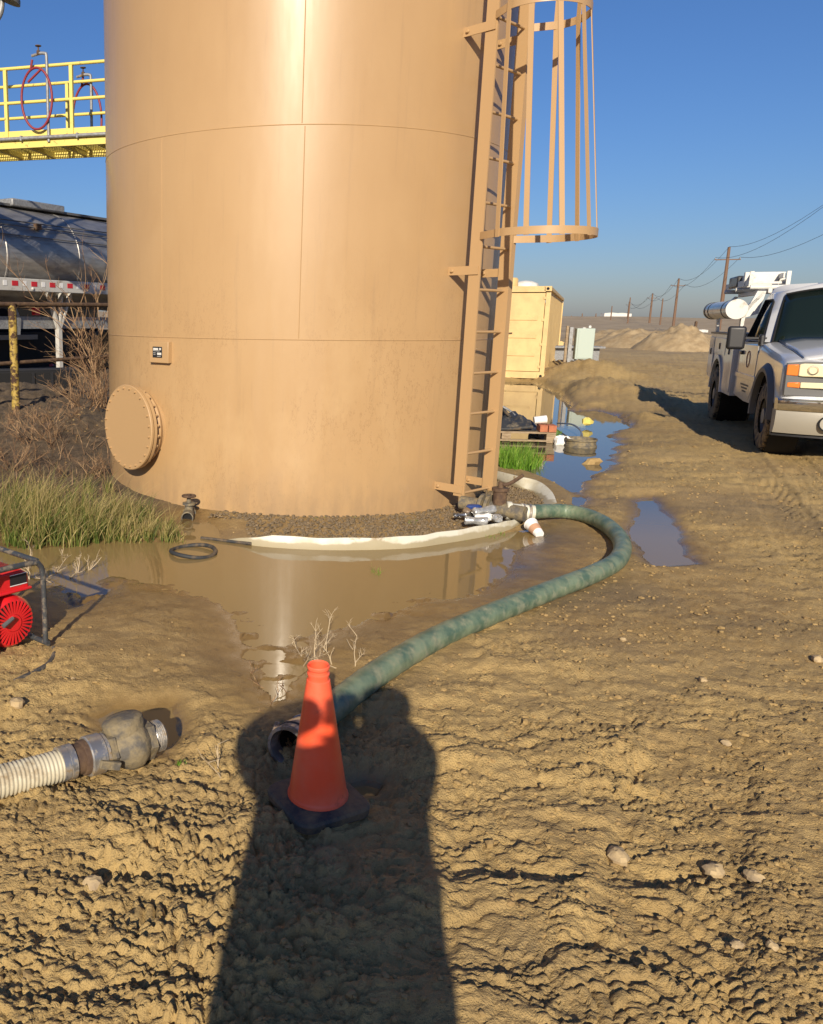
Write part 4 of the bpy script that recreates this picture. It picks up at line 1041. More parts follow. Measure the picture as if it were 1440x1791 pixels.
# ================================================================== shipping container
CT0 = G(951, 663, .08); CZ = .08
ca = rad(23.3)
cu = Vector((-math.cos(ca), math.sin(ca), 0)); cvv = Vector((math.sin(ca), math.cos(ca), 0))
KP = lambda u, v, z: Vector((CT0.x, CT0.y, CZ)) + cu * u + cvv * v + Vector((0, 0, z))
KB = Matrix((cu, cvv, Vector((0, 0, 1)))).transposed()
cont = thing('shipping_container', 'cream yellow steel shipping container with closed ribbed doors', 'container', KP(0, 0, 0))
CW, CL, CH = 2.44, 12.2, 2.26
MB().box(KP(CW / 2, CL / 2, .09), (CW, CL, .16), KB).build('bottom_frame', M['container'], cont)
MB().box(KP(CW / 2, CL / 2, CH - .04), (CW - .02, CL - .02, .05), KB).build('roof', M['container'], cont)
MB().box(KP(CW / 2, .03, CH - .07), (CW - .26, .08, .14), KB).build('door_header', M['container'], cont)
for u in (0.055, CW - .055):
    for v in (.06, CL - .06): MB().box(KP(u, v, CH / 2), (.11, .11, CH - .30), KB).build('corner_post', M['container'], cont)
cc = None
for u in (0.08, CW - .08):
    for v in (.085, CL - .085):
        for z in (CH - .06, .07):
            c_ = MB().box(KP(u, v, z), (.18, .19, .125), KB).build('corner_casting', M['container'], cont, bevel=.008)
            if v < 1: MB().lathe([(.036, 0), (.0, .001)], 14, KP(u, v - .0965, z), -cvv, False, False).build('casting_hole', M['void'], c_)
for k in range(2):
    u0 = .12 + k * 1.10; u1 = u0 + 1.09
    dr = MB().box(KP((u0 + u1) / 2, .06, 1.14), (u1 - u0 - .012, .045, 1.92), KB).build('door', M['container'], cont, bevel=.006)
    for z in (.60, 1.04, 1.48): MB().prism([(-.40, -.045), (.40, -.045), (.40, .03), (.36, .05), (-.36, .05), (-.40, .03)], lambda a, b, t: KP((u0 + u1) / 2 + a, t, z + b), .02, .04).build('pressed_rib', M['container'], dr, bevel=.01)
    for uu in ((u0 + .14, u0 + .93) if False else (u1 - .08,)):
        MB().tube([KP(uu, .02, .2), KP(uu, .02, 2.05)], .014, 8).build('lock_rod', M['container'], dr)
        MB().bar(KP(uu, .005, 1.1), KP(uu - .3, .005, 1.12), .02, .03).build('lock_handle', M['rust'], dr)
    for z in (.3, .85, 1.45, 1.98): MB().box(KP(u0 - .02 if k == 0 else u1 + .02, .03, z), (.12, .03, .06), KB).build('hinge', M['container'], dr)
for u in (.035, CW - .035):
    rows = []; nseg = 44
    for k in range(nseg * 4 + 1):
        v = .12 + (CL - .24) * k / (nseg * 4); off = (0, 0, .03, .03)[k % 4] * (1 if u < 1 else -1)
        rows.append([KP(u + off, v, .17), KP(u + off, v, CH - .08)])
    MB().quadgrid(rows).build('side_wall', M['container'], cont, smooth=20)
MB().box(KP(.02, CL / 2, CH - .055), (.06, CL - .3, .08), KB).build('top_rail', M['container'], cont)
MB().box(KP(CW / 2, CL - .05, 1.12), (CW - .2, .05, 1.95), KB).build('end_wall', M['container'], cont)
MB().lathe([(.20, 0), (.21, .03), (.21, .20), (.18, .24), (.06, .25)], 18, KP(1.05, .8, CH)).build('roof_vent', M['container'], cont)
o = single(MB().blob(KP(.68, 1.2, CH + .04), (.34, .34, .15), 5, 6, 12, .03), 'white_dome', M['white'], 'low white dome lying on the container roof', 'dome', KP(.68, 1.2, CH), smooth=60)

# electrical cabinet
eb = G(998, 646, .22); EZ = .12
cabn = thing('electrical_cabinet', 'pale grey green electrical cabinet on posts beside the container', 'cabinet', (eb.x, eb.y, EZ))
sc_ = (eb.y) / 1500.0
ea = rad(-10); eu = Vector((math.cos(ea), math.sin(ea), 0)); ev = Vector((-eu.y, eu.x, 0)); EB = Matrix((eu, ev, Vector((0, 0, 1)))).transposed()
EP = lambda u, v, z: Vector((eb.x, eb.y, EZ)) + eu * u + ev * v + Vector((0, 0, z))
bx = MB().box(EP(.28, 0, .36 + .43), (.46, .26, .82), EB).build('housing', M['cabinet'], cabn, bevel=.012)
MB().box(EP(.30, -.135, .36 + .43), (.40, .015, .76), EB).build('door', M['cabinet'], bx, bevel=.006)
MB().box(EP(-.05, .10, .60), (.09, .09, 1.25), EB).build('post', M['galv'], cabn)
MB().box(EP(-.15, .10, .62), (.06, .06, 1.28), EB).build('post', M['wood'], cabn)
for u in (.10, .2): MB().tube([EP(u, 0, -.1), EP(u, 0, .4)], .03, 10).build('conduit', M['galv'], cabn)

# ================================================================== pallet and junk at the far puddle
pg = G(972, 776); pgz = 0
pa = rad(-8); pu_ = Vector((-math.cos(pa), -math.sin(pa), 0)); pv_ = Vector((pu_.y, -pu_.x, 0))
if pv_.y < 0: pv_ = -pv_
PP = lambda u, v, z: Vector((pg.x, pg.y, 0)) + pu_ * u + pv_ * v + Vector((0, 0, z))
PBm = Matrix((pu_, pv_, Vector((0, 0, 1)))).transposed()
pal = thing('wooden_pallet', 'weathered wooden pallet at the puddle edge carrying black sheeting', 'pallet', PP(.6, .4, 0))
for k in range(7): MB().box(PP(.6, .06 + k * .15, .128), (1.2, .10, .02), PBm).build('deck_board', M['wood'], pal)
for u in (.06, .6, 1.14):
    for v in (.06, .5, .94): MB().box(PP(u, v, .07), (.11, .12, .092), PBm).build('block', M['wood'], pal)
for u in (.06, .6, 1.14): MB().box(PP(u, .5, .013), (.10, 1.0, .02), PBm).build('skid', M['wood'], pal)
MB().box(PP(.62, -.02, .035), (1.0, .05, .02), PBm).build('deck_board', M['wood'], pal)
for k in range(2):
    b_ = MB().box(PP(.05 + k * .105, .09, .139 + .045), (.095, .19, .085), PBm)
    single(b_, 'brick', M['brick'], ('red brick on the pallet, right one of the pair', 'red brick on the pallet, left one of the pair')[k], 'brick', PP(.05 + k * .105, .09, .139), 'bricks on the pallet', bevel=.004)
b_ = MB().lathe([(.045, 0), (.05, .15), (.047, .15), (.042, .01)], 18, PP(.26, .10, .275), (-pu_ + Vector((0, 0, .12))))
single(b_, 'foam_cup', M['foam'], 'white cup lying on its side beside the bricks on the pallet', 'cup', PP(.2, .1, .23), smooth=30)
tp = MB(); rnd = random.Random(9)
rows = []
for i in range(22):
    row = []
    for j in range(30):
        u = .18 + j / 29 * .85; v = .08 + i / 21 * .75
        e_ = math.sin(PI * i / 21) * math.sin(PI * j / 29)
        z = .142 + .20 * e_ ** .6 * (.6 + .7 * float(fbm(np.array([u * 5.]), np.array([v * 6.]), 3, 3)[0])) + .03 * math.sin(j * 1.3 + i * .7) * e_
        row.append(PP(u + .03 * math.sin(i * .9), v + .03 * math.sin(j * .6), z))
    rows.append(row)
tp.quadgrid(rows)
single(tp, 'plastic_sheet', M['tarp'], 'crumpled black plastic sheeting heaped on the pallet', 'sheet', PP(.6, .4, .14), smooth=50)
hh = MB().tube(spline([PP(.28, .05, .20), PP(.6, .02, .165), PP(1.0, .03, .16), PP(1.15, .1, .165)], 6), .022, 8)
single(hh, 'black_hose', M['rubber'], 'straight black hose along the front edge of the pallet', 'hose', PP(.6, .02, .14))
hh = MB().tube(spline([PP(.5, .3, .28), PP(.62, .45, .40), PP(.80, .5, .44), PP(1.0, .48, .50)], 6), .02, 8)
single(hh, 'black_hose', M['rubber'], 'dark hose end sticking up at the back of the pallet', 'hose', PP(.7, .4, .3))
hh = MB().tube(spline([PP(.38, .35, .24), PP(.50, .5, .36), PP(.66, .55, .42), PP(.84, .5, .40)], 6), .016, 8)
single(hh, 'grey_hose', M['galv'], 'grey hose arching over the black sheeting', 'hose', PP(.6, .5, .3))
tg = G(1023, 783)
b_ = MB().lathe([(.17, -.02), (.185, .0), (.185, .02), (.175, .025), (.172, .07), (.185, .075), (.185, .10), (.172, .10), (.165, .06), (.0, .06)], 32, (tg.x, tg.y + .12, 0))
single(b_, 'shallow_tub', M['mudmetal'], 'round shallow grey tub half sunk in the far puddle', 'tub', (tg.x, tg.y + .12, 0), smooth=30)
bgp = G(986, 777)
single(MB().blob((bgp.x, bgp.y, .03), (.13, .09, .075), 12, 8, 12, .22), 'plastic_bag', M['foam'], 'crumpled white plastic bag beside the round tub', 'bag', (bgp.x, bgp.y, 0), smooth=20)
yp = G(1027, 748)
single(MB().blob((yp.x, yp.y, .09), (.08, .06, .06), 13, 6, 9, .25), 'plastic_scrap', M['yellowpl'], 'pale yellow plastic scrap at the puddle edge', 'scrap', (yp.x, yp.y, .05), smooth=20)
wp = [G(975, 740, .05), G(1000, 742, .10), G(1015, 752, .09), G(1018, 765, .04), G(1008, 770, .01)]
single(MB().tube(spline(wp, 6), .012, 6), 'grey_hose', M['galv'], 'thin grey tube looping over the mud behind the tub', 'hose', (wp[2].x, wp[2].y, .05))
sk = [G(975, 800, .012), G(1005, 792, .02), G(1022, 786, .03)]
cl = G(1037, 812)
single(MB().blob((cl.x, cl.y, .02), (.10, .06, .05), 31, 5, 8, .3), 'mud_lump', M['clodm'], 'reddish lump of mud standing in the far puddle', 'mud lump', (cl.x, cl.y, 0), smooth=25)

# ================================================================== elevated yellow walkway (far left)
WZ = 4.32
W0 = Vector((-.2325 * 15.1, 15.1, 0)); W1 = Vector((-.1145 * 14.55, 14.55, 0)); wdir = (W1 - W0).normalized(); wn = Vector((-wdir.y, wdir.x, 0))
if wn.y < 0: wn = -wn
WP = lambda s, v, z: W0 + wdir * s + wn * v + Vector((0, 0, z))
WBm = Matrix((wdir, wn, Vector((0, 0, 1)))).transposed()
wk = thing('loading_walkway', 'elevated yellow steel loading walkway with pipe railings behind the tank', 'walkway', WP(-3, .5, 0))
S0, S1 = -6.0, 3.6; WW = 1.0
for v in (0, WW):
    MB().box(WP((S0 + S1) / 2, v, WZ - .04), (S1 - S0, .06, .16), WBm).build('stringer', M['yellow'], wk)
    MB().box(WP((S0 + S1) / 2, v + .0, WZ + .10), (S1 - S0, .012, .10), WBm).build('toe_board', M['yellow'], wk)
for k in range(16):
    MB().box(WP(S0 + .3 + k * .62, WW / 2, WZ - .07), (.06, WW - .06, .08), WBm).build('cross_beam', M['yellow'], wk)
gg = MB()
for k in range(int((S1 - S0) / .045)): gg.box(WP(S0 + k * .045, WW / 2, WZ - .005), (.008, WW - .07, .03), WBm)
for k in range(10): gg.box(WP((S0 + S1) / 2, .05 + k * .1, WZ - .004), (S1 - S0, .008, .012), WBm)
gt = gg.build('deck_grating', M['yellow'], wk, smooth=0, fix=False); gt['kind'] = 'stuff'
for v in (0, WW):
    for z in (.58, 1.10): MB().tube([WP(S0, v, WZ + z), WP(S1, v, WZ + z)], .026, 10).build('handrail', M['yellow'], wk)
    ps = (-4.35, -2.6, -1.0, .16, 1.33, 2.55) if v == 0 else (-4.1, -2.4, -.9, .78, 2.35)
    for s_ in ps: MB().box(WP(s_, v, WZ + .52), (.055, .055, 1.12), WBm).build('post', M['yellow'], wk)
MB().tube([WP(S0, -.06, WZ + .02), WP(S1, -.06, WZ + .02)], .03, 10).build('conduit', M['galv'], wk)
for s_ in (-.5, .45, 1.45): MB().box(WP(s_, -.06, WZ + .02), (.03, .075, .075), WBm).build('pipe_clamp', M['galv'], wk)
for s_, v in ((-5.2, .06), (-5.2, WW - .06), (3.3, .06), (3.3, WW - .06)): MB().box(WP(s_, v, WZ / 2 - .2), (.12, .12, WZ - .1), WBm).build('column', M['yellow'], wk)
sA, sB = .93, 1.20
for s_, v, top in ((sA, -.045, 1.28), (sB, WW + .05, 1.22)):
    sp_ = MB().tube(spline([WP(s_, v, WZ - .05), WP(s_, v, WZ + .6), WP(s_, v, WZ + top - .08), WP(s_ - .03, v, WZ + top - .01), WP(s_ - .12, v, WZ + top)], 5), .024, 10).build('standpipe', M['galv'], wk)
    MB().lathe([(.03, 0), (.03, .06), (.012, .065), (.012, .12), (.05, .125), (.05, .135)], 12, WP(s_ - .14, v, WZ + top - .02)).build('tap_handle', M['rust'], sp_)
    MB().tube([WP(s_ - .1, v, WZ + top), WP(s_ - .26, v, WZ + top - .03)], .022, 8).build('tap_spout', M['alu'], sp_)
def hoseloop(sc0, v, zc, rw, rh, label, drop):
    pts = [WP(sc0 + rw * math.sin(a), v, WZ + zc + rh * math.cos(a)) for i, a in enumerate(np.linspace(-.35, 2 * PI + .35, 44))]
    pts = [WP(sc0 - .06, v, WZ + zc + rh + .12)] + pts + drop
    single(MB().tube(pts, .019, 8), 'coiled_hose', M['redhose'], label, 'hose', WP(sc0, v, WZ), 'red hoses on the walkway', smooth=60)
hoseloop(.76, -.09, .60, .27, .46, 'dark red hose looped over the near walkway railing', [WP(.62, -.1, WZ + .85)])
hoseloop(1.10, WW + .09, .50, .27, .58, 'dark red hose looped over the far walkway railing beside the tank', [WP(1.2, WW + .1, WZ + .85)])
# loading arm reaching down from above
arm = thing('gooseneck_spout', 'dark hooded gooseneck filling spout hanging above the walkway in the top left corner', 'spout', WP(-.6, .5, WZ))
c0 = D(-60, -40, 15.0); c1 = D(2, 5, 15.0)
MB().tube(spline([D(-80, -30, 15.0), D(-20, -42, 15.0), D(0, -20, 15.0), D(3, 10, 15), D(-2, 28, 15.0), D(-14, 42, 15.0), D(-45, 60, 15.0)], 6), .045, 10).build('arm_pipe', M['galv'], arm)
MB().lathe([(.02, .10), (.10, .09), (.20, .02), (.22, -.05), (.20, -.055), (.0, -.02)], 20, D(14, -6, 15.0), Vector((.35, 0, .9))).build('hood', M['greyp'], arm)
MB().tube([D(-75, -30, 15.0), WP(-.75, .5, WZ)], .06, 10).build('riser', M['galv'], arm)

# ================================================================== tanker trailer
T0 = Vector((-4.25, 17.85, 0)); T1 = Vector((-2.45, 20.5, 0)); td = (T1 - T0).normalized(); tn = Vector((td.y, -td.x, 0))   # tn points to the camera side
if tn.y > 0: tn = -tn
tz = gz(T1.x, T1.y)
XP = lambda s, v, z: T0 + td * s + tn * v + Vector((0, 0, z + tz - .05))
TBm = Matrix((td, tn, Vector((0, 0, 1)))).transposed()
tk = thing('tanker_trailer', 'polished aluminium tanker trailer with red and white reflective side rail', 'trailer', XP(2, -1, 0))
brr = 1.06
# barrel near side at v=0 -> axis at v=-brr
prof = [(.0, -7.0), (.5, -6.98), (.9, -6.85), (brr, -6.5), (brr, 6.5), (.9, 6.85), (.5, 6.98), (.0, 7)]
MB().lathe(prof, 56, XP(0, -brr, 2.62), td, False, False).build('barrel', M['stain_steel'], tk, smooth=40)
for s_ in (-4, -1.9, .25, 2.4, 4.5): MB().lathe([(brr + .001, -.03), (brr + .012, -.02), (brr + .012, .02), (brr + .001, .03)], 56, XP(s_, -brr, 2.62), td, False, False).build('barrel_band', M['stain_steel'], tk)
MB().box(XP(0, -brr, 3.72), (12, .55, .05), TBm).build('top_walkway', M['greyp'], tk)
MB().box(XP(1.9, -brr, 3.78), (1.6, .7, .16), TBm).build('manlid_fairing', M['galv'], tk, bevel=.03)
for dz, v in ((3.32, -.20), (3.22, -.13), (3.02, -.03)): MB().tube([XP(-6, v, dz), XP(6, v, dz)], .014, 6).build('side_pipe', M['greyp'], tk)
MB().box(XP(1.25, -.14, 3.25), (.16, .08, .12), TBm).build('junction_box', M['rust'], tk)
rl = MB().box(XP(0, .06, 2.03), (12.6, .10, .26), TBm).build('side_rail', M['trailer_white'], tk, bevel=.015)
for k in range(44):
    MB().box(XP(-5.9 + k * .27, .113, 2.055), (.165 if k % 2 else .10, .006, .10), TBm).build('reflective_tape', M['tape_red' if k % 2 else 'tape_white'], rl)
for k in range(7): MB().lathe([(.03, 0), (.03, .02), (.0, .03)], 10, XP(-4 + k * 1.6, .112, 1.96), tn).build('marker_lamp', M['white'], rl)
MB().box(XP(0, -.5, 1.26), (12.4, .14, .26), TBm).build('frame_beam', M['galv'], tk)
MB().box(XP(0, -1.6, 1.26), (12.4, .14, .26), TBm).build('frame_beam', M['galv'], tk)
for k in range(9): MB().box(XP(-3.6 + k * .34, -.43, 1.45), (.17, .05, .09), TBm).build('bracket_block', M['white'], tk)
MB().prism([(-.13, 1.0), (.13, 1.0), (.17, 1.32), (.0, 1.66), (-.17, 1.32)], lambda u, v, t: XP(.75 + u, t, v), -.42, -.38).build('placard_holder', M['galv'], tk, bevel=.005)
for ds in (2.02,):
    lg = MB().box(XP(ds, -.35, .62), (.11, .11, .98), TBm).build('landing_gear', M['trailer_white'], tk)
    for u in (-.42, .0, .30): MB().bar(XP(ds, -.35, 1.10), XP(ds + u, -.25, 1.92), .05, .11, tn).build('brace', M['trailer_white'], lg)
    MB().lathe([(.16, 0), (.15, .03), (.05, .05)], 16, XP(ds, -.35, .07)).build('foot', M['galv'], lg)
MB().box(XP(1.4, -.42, 1.50), (.16, .1, .16), TBm).build('red_valve_box', M['tape_red'], tk)
for s_ in (-5.2, -3.9, 5.4):
    for v in (-.2, -1.9): MB().lathe([(.26, -.14), (.46, -.15), (.51, -.1), (.51, .1), (.46, .15), (.26, .14)], 32, XP(s_, v, .56), tn).build('tyre', M['tyre'], tk)

# trailer parked behind it, painted black for the shade under the tanker
bt_ = thing('shade_black_trailer', 'parked trailer rear with round red lamps, painted black for shade under the tanker', 'trailer', XP(1.2, -3.4, 0))
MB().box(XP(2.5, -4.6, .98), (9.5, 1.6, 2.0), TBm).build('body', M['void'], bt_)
MB().box(XP(2.5, -3.6, .48), (9.5, .5, 1.0), TBm).build('shade_skirt', M['blackp'], bt_)  # black down to the ground in place of the shade there
MB().box(XP(.55, -3.30, .93), (1.35, .06, .13), TBm).build('bumper_bar', M['galv'], bt_)
MB().box(XP(.65, -3.30, .76), (1.2, .06, .06), TBm).build('bumper_bar', M['greyp'], bt_)
MB().box(XP(3.6, -3.30, .86), (1.3, .06, .12), TBm).build('bumper_bar', M['trailer_white'], bt_)
for px, py in ((79, 648), (91, 642), (131, 643), (146, 648)):
    r0 = ray(px, py); cam0 = Vector((0, 0, CAMH)); pl0 = XP(0, -3.31, 0); t = (pl0 - cam0).dot(tn) / r0.dot(tn); p = cam0 + r0 * t
    MB().lathe([(.085, -.04), (.085, .02), (.07, .03), (.0, .035)], 18, p, tn).build('tail_lamp', M['taillight'], bt_)
for s_ in (.5, 1.0, 1.55):
    MB().tube([XP(s_ + .30 * math.cos(a), -3.29, 1.05 + .36 * math.sin(a)) for a in np.linspace(.2, 2.6, 14)], .018, 6).build('guard_trim', M['greyp'], bt_)
MB().prism([(-.3, -.1), (.5, -.06), (.65, .08), (-.12, .14)], lambda u, v, t: XP(1.05 + u, t, 1.42 + v), -3.32, -3.25).build('green_panel', M['brightgreen'], bt_)

# ================================================================== pipe guard rail and pipes
fb = GT(28, 716); 
F0 = Vector((fb.x, fb.y, fb.z)); fdv = Vector((1.55, 2.0, 0)).normalized()
FP = lambda s, z: F0 + fdv * s + Vector((0, 0, z))
fe = thing('pipe_guard_rail', 'rusty yellow pipe guard rail in front of the parked tanker', 'railing', F0)
MB().tube([FP(0, -.1), FP(0, 1.24)], .05, 12).build('post', M['yellow_worn'], fe)
MB().tube([FP(2.35, -.1), FP(2.35, 1.26)], .05, 12).build('post', M['rust'], fe)
MB().tube([FP(-2.5, -.1), FP(-2.5, 1.22)], .05, 12).build('post', M['yellow_worn'], fe)
MB().tube([FP(-2.6, 1.20), FP(3.2, 1.27)], .027, 12).build('rail', M['rust'], fe)
MB().tube([FP(-2.6, .50), FP(3.2, .62)], .023, 12).build('rail', M['rust'], fe)
cw0 = G(-60, 712, .1); cw1 = G(140, 704, .1); cwd = (cw1 - cw0).normalized(); cwn = Vector((-cwd.y, cwd.x, 0))
cwm = Matrix((cwd, cwn, Vector((0, 0, 1)))).transposed(); cmid = (cw0 + cw1) / 2; cl_ = (cw1 - cw0).length
cwt = thing('dark_fill_wall', 'low black wall added to stand for the dark area behind the yellow post', 'wall', (cmid.x, cmid.y, .1))  # made-up black block filling the dark area below the tanker
MB().box(cmid + cwn * .12 + Vector((0, 0, .19)), (cl_, .2, .68), cwm).build('dark_block', M['void'], cwt, bevel=.02)
for k in range(6): MB().box(cw0 + cwd * (cl_ * (k + .5) / 6) + cwn * .01 + Vector((0, 0, .19)), (.05, .03, .64), cwm).build('rib', M['blackp'], cwt)
MB().tube([cw0 + cwn * .12 + Vector((0, 0, .54)), cw1 + cwn * .12 + Vector((0, 0, .54))], .04, 8).build('top_roll', M['blackp'], cwt)
PIPES = [([(-60, 664), (0, 676), (60, 690), (92, 697), (102, 704)], 12.9, .035, 'rusty bent handrail pipe slanting down behind the yellow post'),
         ([(-60, 745), (0, 734), (60, 724), (130, 714)], 13.0, .045, 'upper of two rusty pipes lying behind the dry brush'),
         ([(-60, 750), (20, 741), (70, 732), (140, 722)], 12.8, .035, 'lower of two rusty pipes lying behind the dry brush'),
         ([(-60, 738), (0, 744), (50, 749), (98, 754)], 11.8, .03, 'thin rusty pipe nearest the grass at the left edge')]
for pts, yd, r, lb in PIPES:
    p3 = [D(a, b, yd + k * .12) for k, (a, b) in enumerate(pts)]
    single(MB().tube(spline(p3, 4), r, 10), 'rusty_pipe', M['rust'], lb, 'pipe', p3[0], 'rusty pipes by the guard rail')
for px, lb in ((22, 'rusty pipe support standing under the pipes at the left'), (112, 'rusty pipe support standing under the pipes beside the dry brush')):
    p = D(px, 760, 12.7); zb = gz(p.x, p.y); tp_ = D(px, 727, 12.95).z
    st0 = MB().box((p.x, p.y, (zb + tp_) / 2 - .05), (.1, .1, tp_ - zb + .1)).box((p.x, p.y, tp_ - .06), (.35, .14, .06))
    single(st0, 'pipe_support', M['rust'], lb, 'support', (p.x, p.y, zb))

# ================================================================== dry shrubs, grass
def twigs(mbx, tints, base, h, spread, n, seed, r0=.006, lean=(0, 0), depth=3, kink=.25):
    rnd = random.Random(seed)
    def grow(p, d, L, r, lev):
        seg = 4; pts = [p]; q = p.copy(); dd = d.copy()
        for k in range(seg):
            dd = (dd + Vector((rnd.uniform(-kink, kink), rnd.uniform(-kink, kink), rnd.uniform(-kink, kink) * .6))).normalized(); q = q + dd * (L / seg); pts.append(q.copy())
        b = len(mbx.v); mbx.tube(pts, [r * (1 - .16 * k) for k in range(seg + 1)], 3, False); tints.extend([rnd.random()] * (len(mbx.v) - b))
        if lev > 0:
            for k in range(rnd.randint(2, 4)):
                i = rnd.randint(1, seg); d2 = (dd + Vector((rnd.uniform(-1, 1), rnd.uniform(-1, 1), rnd.uniform(-.4, .9)))).normalized()
                grow(pts[i], d2, L * rnd.uniform(.35, .6), r * .6, lev - 1)
    for k in range(n):
        d = Vector((rnd.uniform(-spread, spread) + lean[0], rnd.uniform(-spread, spread) + lean[1], 1)).normalized()
        grow(Vector(base) + Vector((rnd.uniform(-.15, .15) * spread, rnd.uniform(-.15, .15) * spread, -.02)), d, h * rnd.uniform(.5, .8), r0, depth)
def shrub(px, py, yd, h, spread, n, seed, label, r0=.008, lean=(0, 0), m='twigbrown', depth=3, group='dry shrubs', kink=.25):
    p = D(px, py, yd) if yd else GT(px, py); z = gz(p.x, p.y); b = Vector((p.x, p.y, z))
    mbx = MB(); ti = []; twigs(mbx, ti, b, h, spread, n, seed, r0, lean, depth, kink); mbx.tint = ti
    return single(mbx, 'dry_shrub', M[m], label, 'shrub', b, group, smooth=0, fix=False)
shrub(182, 745, 11.6, 2.3, .22, 7, 1, 'tall bare brown shrub rising beside the left side of the tank', .010, (-.10, 0))
shrub(176, 750, 11.0, 1.15, .55, 10, 2, 'dense rusty brown shrub low against the tank edge', .007)
shrub(150, 770, 10.2, .55, 1.3, 22, 3, 'sprawling heap of brown twigs behind the manway', .005)
shrub(110, 800, 9.4, .30, 1.6, 18, 4, 'flat mat of dead twigs between pipes and grass', .004)
shrub(40, 790, 9.6, .28, 1.6, 16, 5, 'flat mat of dead twigs below the rusty pipes at the left edge', .004)
shrub(155, 700, 12.2, .8, .6, 10, 6, 'yellowish brown shrub behind the guard rail end', .006)
shrub(95, 1008, None, .22, 1.1, 9, 7, 'bleached dead twig bunch behind the pump frame', .005, m='twig', group='bleached dead twigs')
shrub(590, 1160, None, .20, 1.2, 8, 8, 'bleached tumbleweed sprig behind the green hose end', .0035, m='twig', group='bleached dead twigs')
shrub(402, 1345, None, .16, .35, 2, 9, 'single thin dead stalk left of the hose coupling', .003, m='twig', depth=1, group='bleached dead twigs')
shrub(520, 1215, None, .10, 1.6, 12, 10, 'dark dead twigs tangled in the mud left of the cone', .003, depth=2, group='dry shrubs')
shrub(70, 775, None, .45, 1.1, 16, 14, 'tangle of brown brush in front of the pipe supports', .005)
shrub(10, 815, None, .35, 1.3, 14, 15, 'brown brush behind the tall grass at the left edge', .005)
shrub(160, 830, None, .30, 1.3, 12, 16, 'small brown twig heap beside the tank below the manway', .004)
# brown litter on the left bank
mbx = MB(); ti = []; rnd = random.Random(21)
for i in range(1500):
    px = rnd.uniform(-140, 215); py = rnd.uniform(742, 870)
    p = GT(px, py); 
    if math.hypot(p.x - TC.x, p.y - TC.y) < TR + .1: continue
    L = rnd.uniform(.08, .3); d = Vector((rnd.uniform(-1, 1), rnd.uniform(-1, 1), rnd.uniform(.0, .6))).normalized(); s_ = d.cross(Vector((0, 0, 1))).normalized() * .003
    q = p + Vector((0, 0, .005)); b = len(mbx.v)
    mbx.v += [tuple(q - s_), tuple(q + s_), tuple(q + d * L + Vector((0, 0, rnd.uniform(-.02, .03))))]; mbx.f.append((b, b + 1, b + 2)); t_0 = rnd.random(); ti += [t_0] * 3
mbx.tint = ti
o = mbx.build('dead_grass_litter', M['twigbrown'], smooth=0, fix=False); o['kind'] = 'stuff'; o['label'] = 'dead brown grass and twig litter on the bank left of the tank'
def blades(mbx, ti, p, h, rnd, w=.004, lean=.35, tint=(0, 1), wind=(0, 0)):
    a = rnd.uniform(0, 2 * PI); d = Vector((math.cos(a), math.sin(a), 0)) * rnd.uniform(.05, lean) + Vector((wind[0], wind[1], 0)); s_ = Vector((-math.sin(a + .8), math.cos(a + .8), 0)) * w
    b = len(mbx.v); c = rnd.uniform(*tint); n = 4
    for k in range(n + 1):
        u = k / n; q = p + d * h * u * u + Vector((0, 0, h * u * (1 - .18 * u * d.length * 2))); ww = s_ * (1 - u * .92)
        mbx.v += [tuple(q - ww), tuple(q + ww)]; ti += [min(1, max(0, c * (.55 + .6 * u)))] * 2
    for k in range(n): mbx.f.append((b + 2 * k, b + 2 * k + 1, b + 2 * k + 3, b + 2 * k + 2))
def patch(name, m, label, spots, seed, tint=(0, 1), w=.004, lean=.35, wind=(0, 0), tuss=18):
    mbx = MB(); ti = []; rnd = random.Random(seed)
    for px, py, rx, ry, n, h0, h1 in spots:
        k = 0
        while k < n:
            a = rnd.uniform(0, 2 * PI); r = math.sqrt(rnd.random()); m_ = rnd.randint(max(1, tuss // 3), tuss); k += m_
            c = G(px + rx * r * math.cos(a), py + ry * r * math.sin(a), 0); hk = rnd.uniform(.55, 1.12); tk = rnd.uniform(-.2, .2)
            for _ in range(m_):
                aa = rnd.uniform(0, 2 * PI); rr = rnd.random() * .045 * (1 if tuss > 6 else .3); p = c + Vector((math.cos(aa) * rr, math.sin(aa) * rr, 0))
                if math.hypot(p.x - TC.x, p.y - TC.y) < TR + .03: continue
                p.z = max(gz(p.x, p.y) - .01, -.03)
                u = rnd.random(); h = (h0 + (h1 - h0) * u * u) * hk * (1 - .3 * r) * 1.12
                blades(mbx, ti, p, h, rnd, w * rnd.uniform(.7, 1.3), lean, (tint[0] + tk, tint[1] + tk), (wind[0] + math.cos(aa) * rr * 5, wind[1] + math.sin(aa) * rr * 5))
    mbx.tint = ti
    o = mbx.build(name, M[m], smooth=0, fix=False); o['kind'] = 'stuff'; o['label'] = label; return o
patch('tall_grass', 'grass', 'tall yellowing green grass along the puddle left of the tank',
      [(-60, 935, 110, 28, 800, .22, .50), (60, 935, 70, 26, 800, .24, .52), (130, 935, 50, 24, 620, .22, .48), (195, 930, 45, 26, 480, .18, .40), (240, 930, 40, 24, 300, .12, .32), (280, 935, 26, 18, 190, .08, .24), (30, 905, 90, 22, 420, .25, .52), (170, 885, 50, 18, 120, .12, .34), (305, 940, 14, 12, 90, .06, .15)], 31, (0.2, 1.1), .0038, .75, (.16, .03))
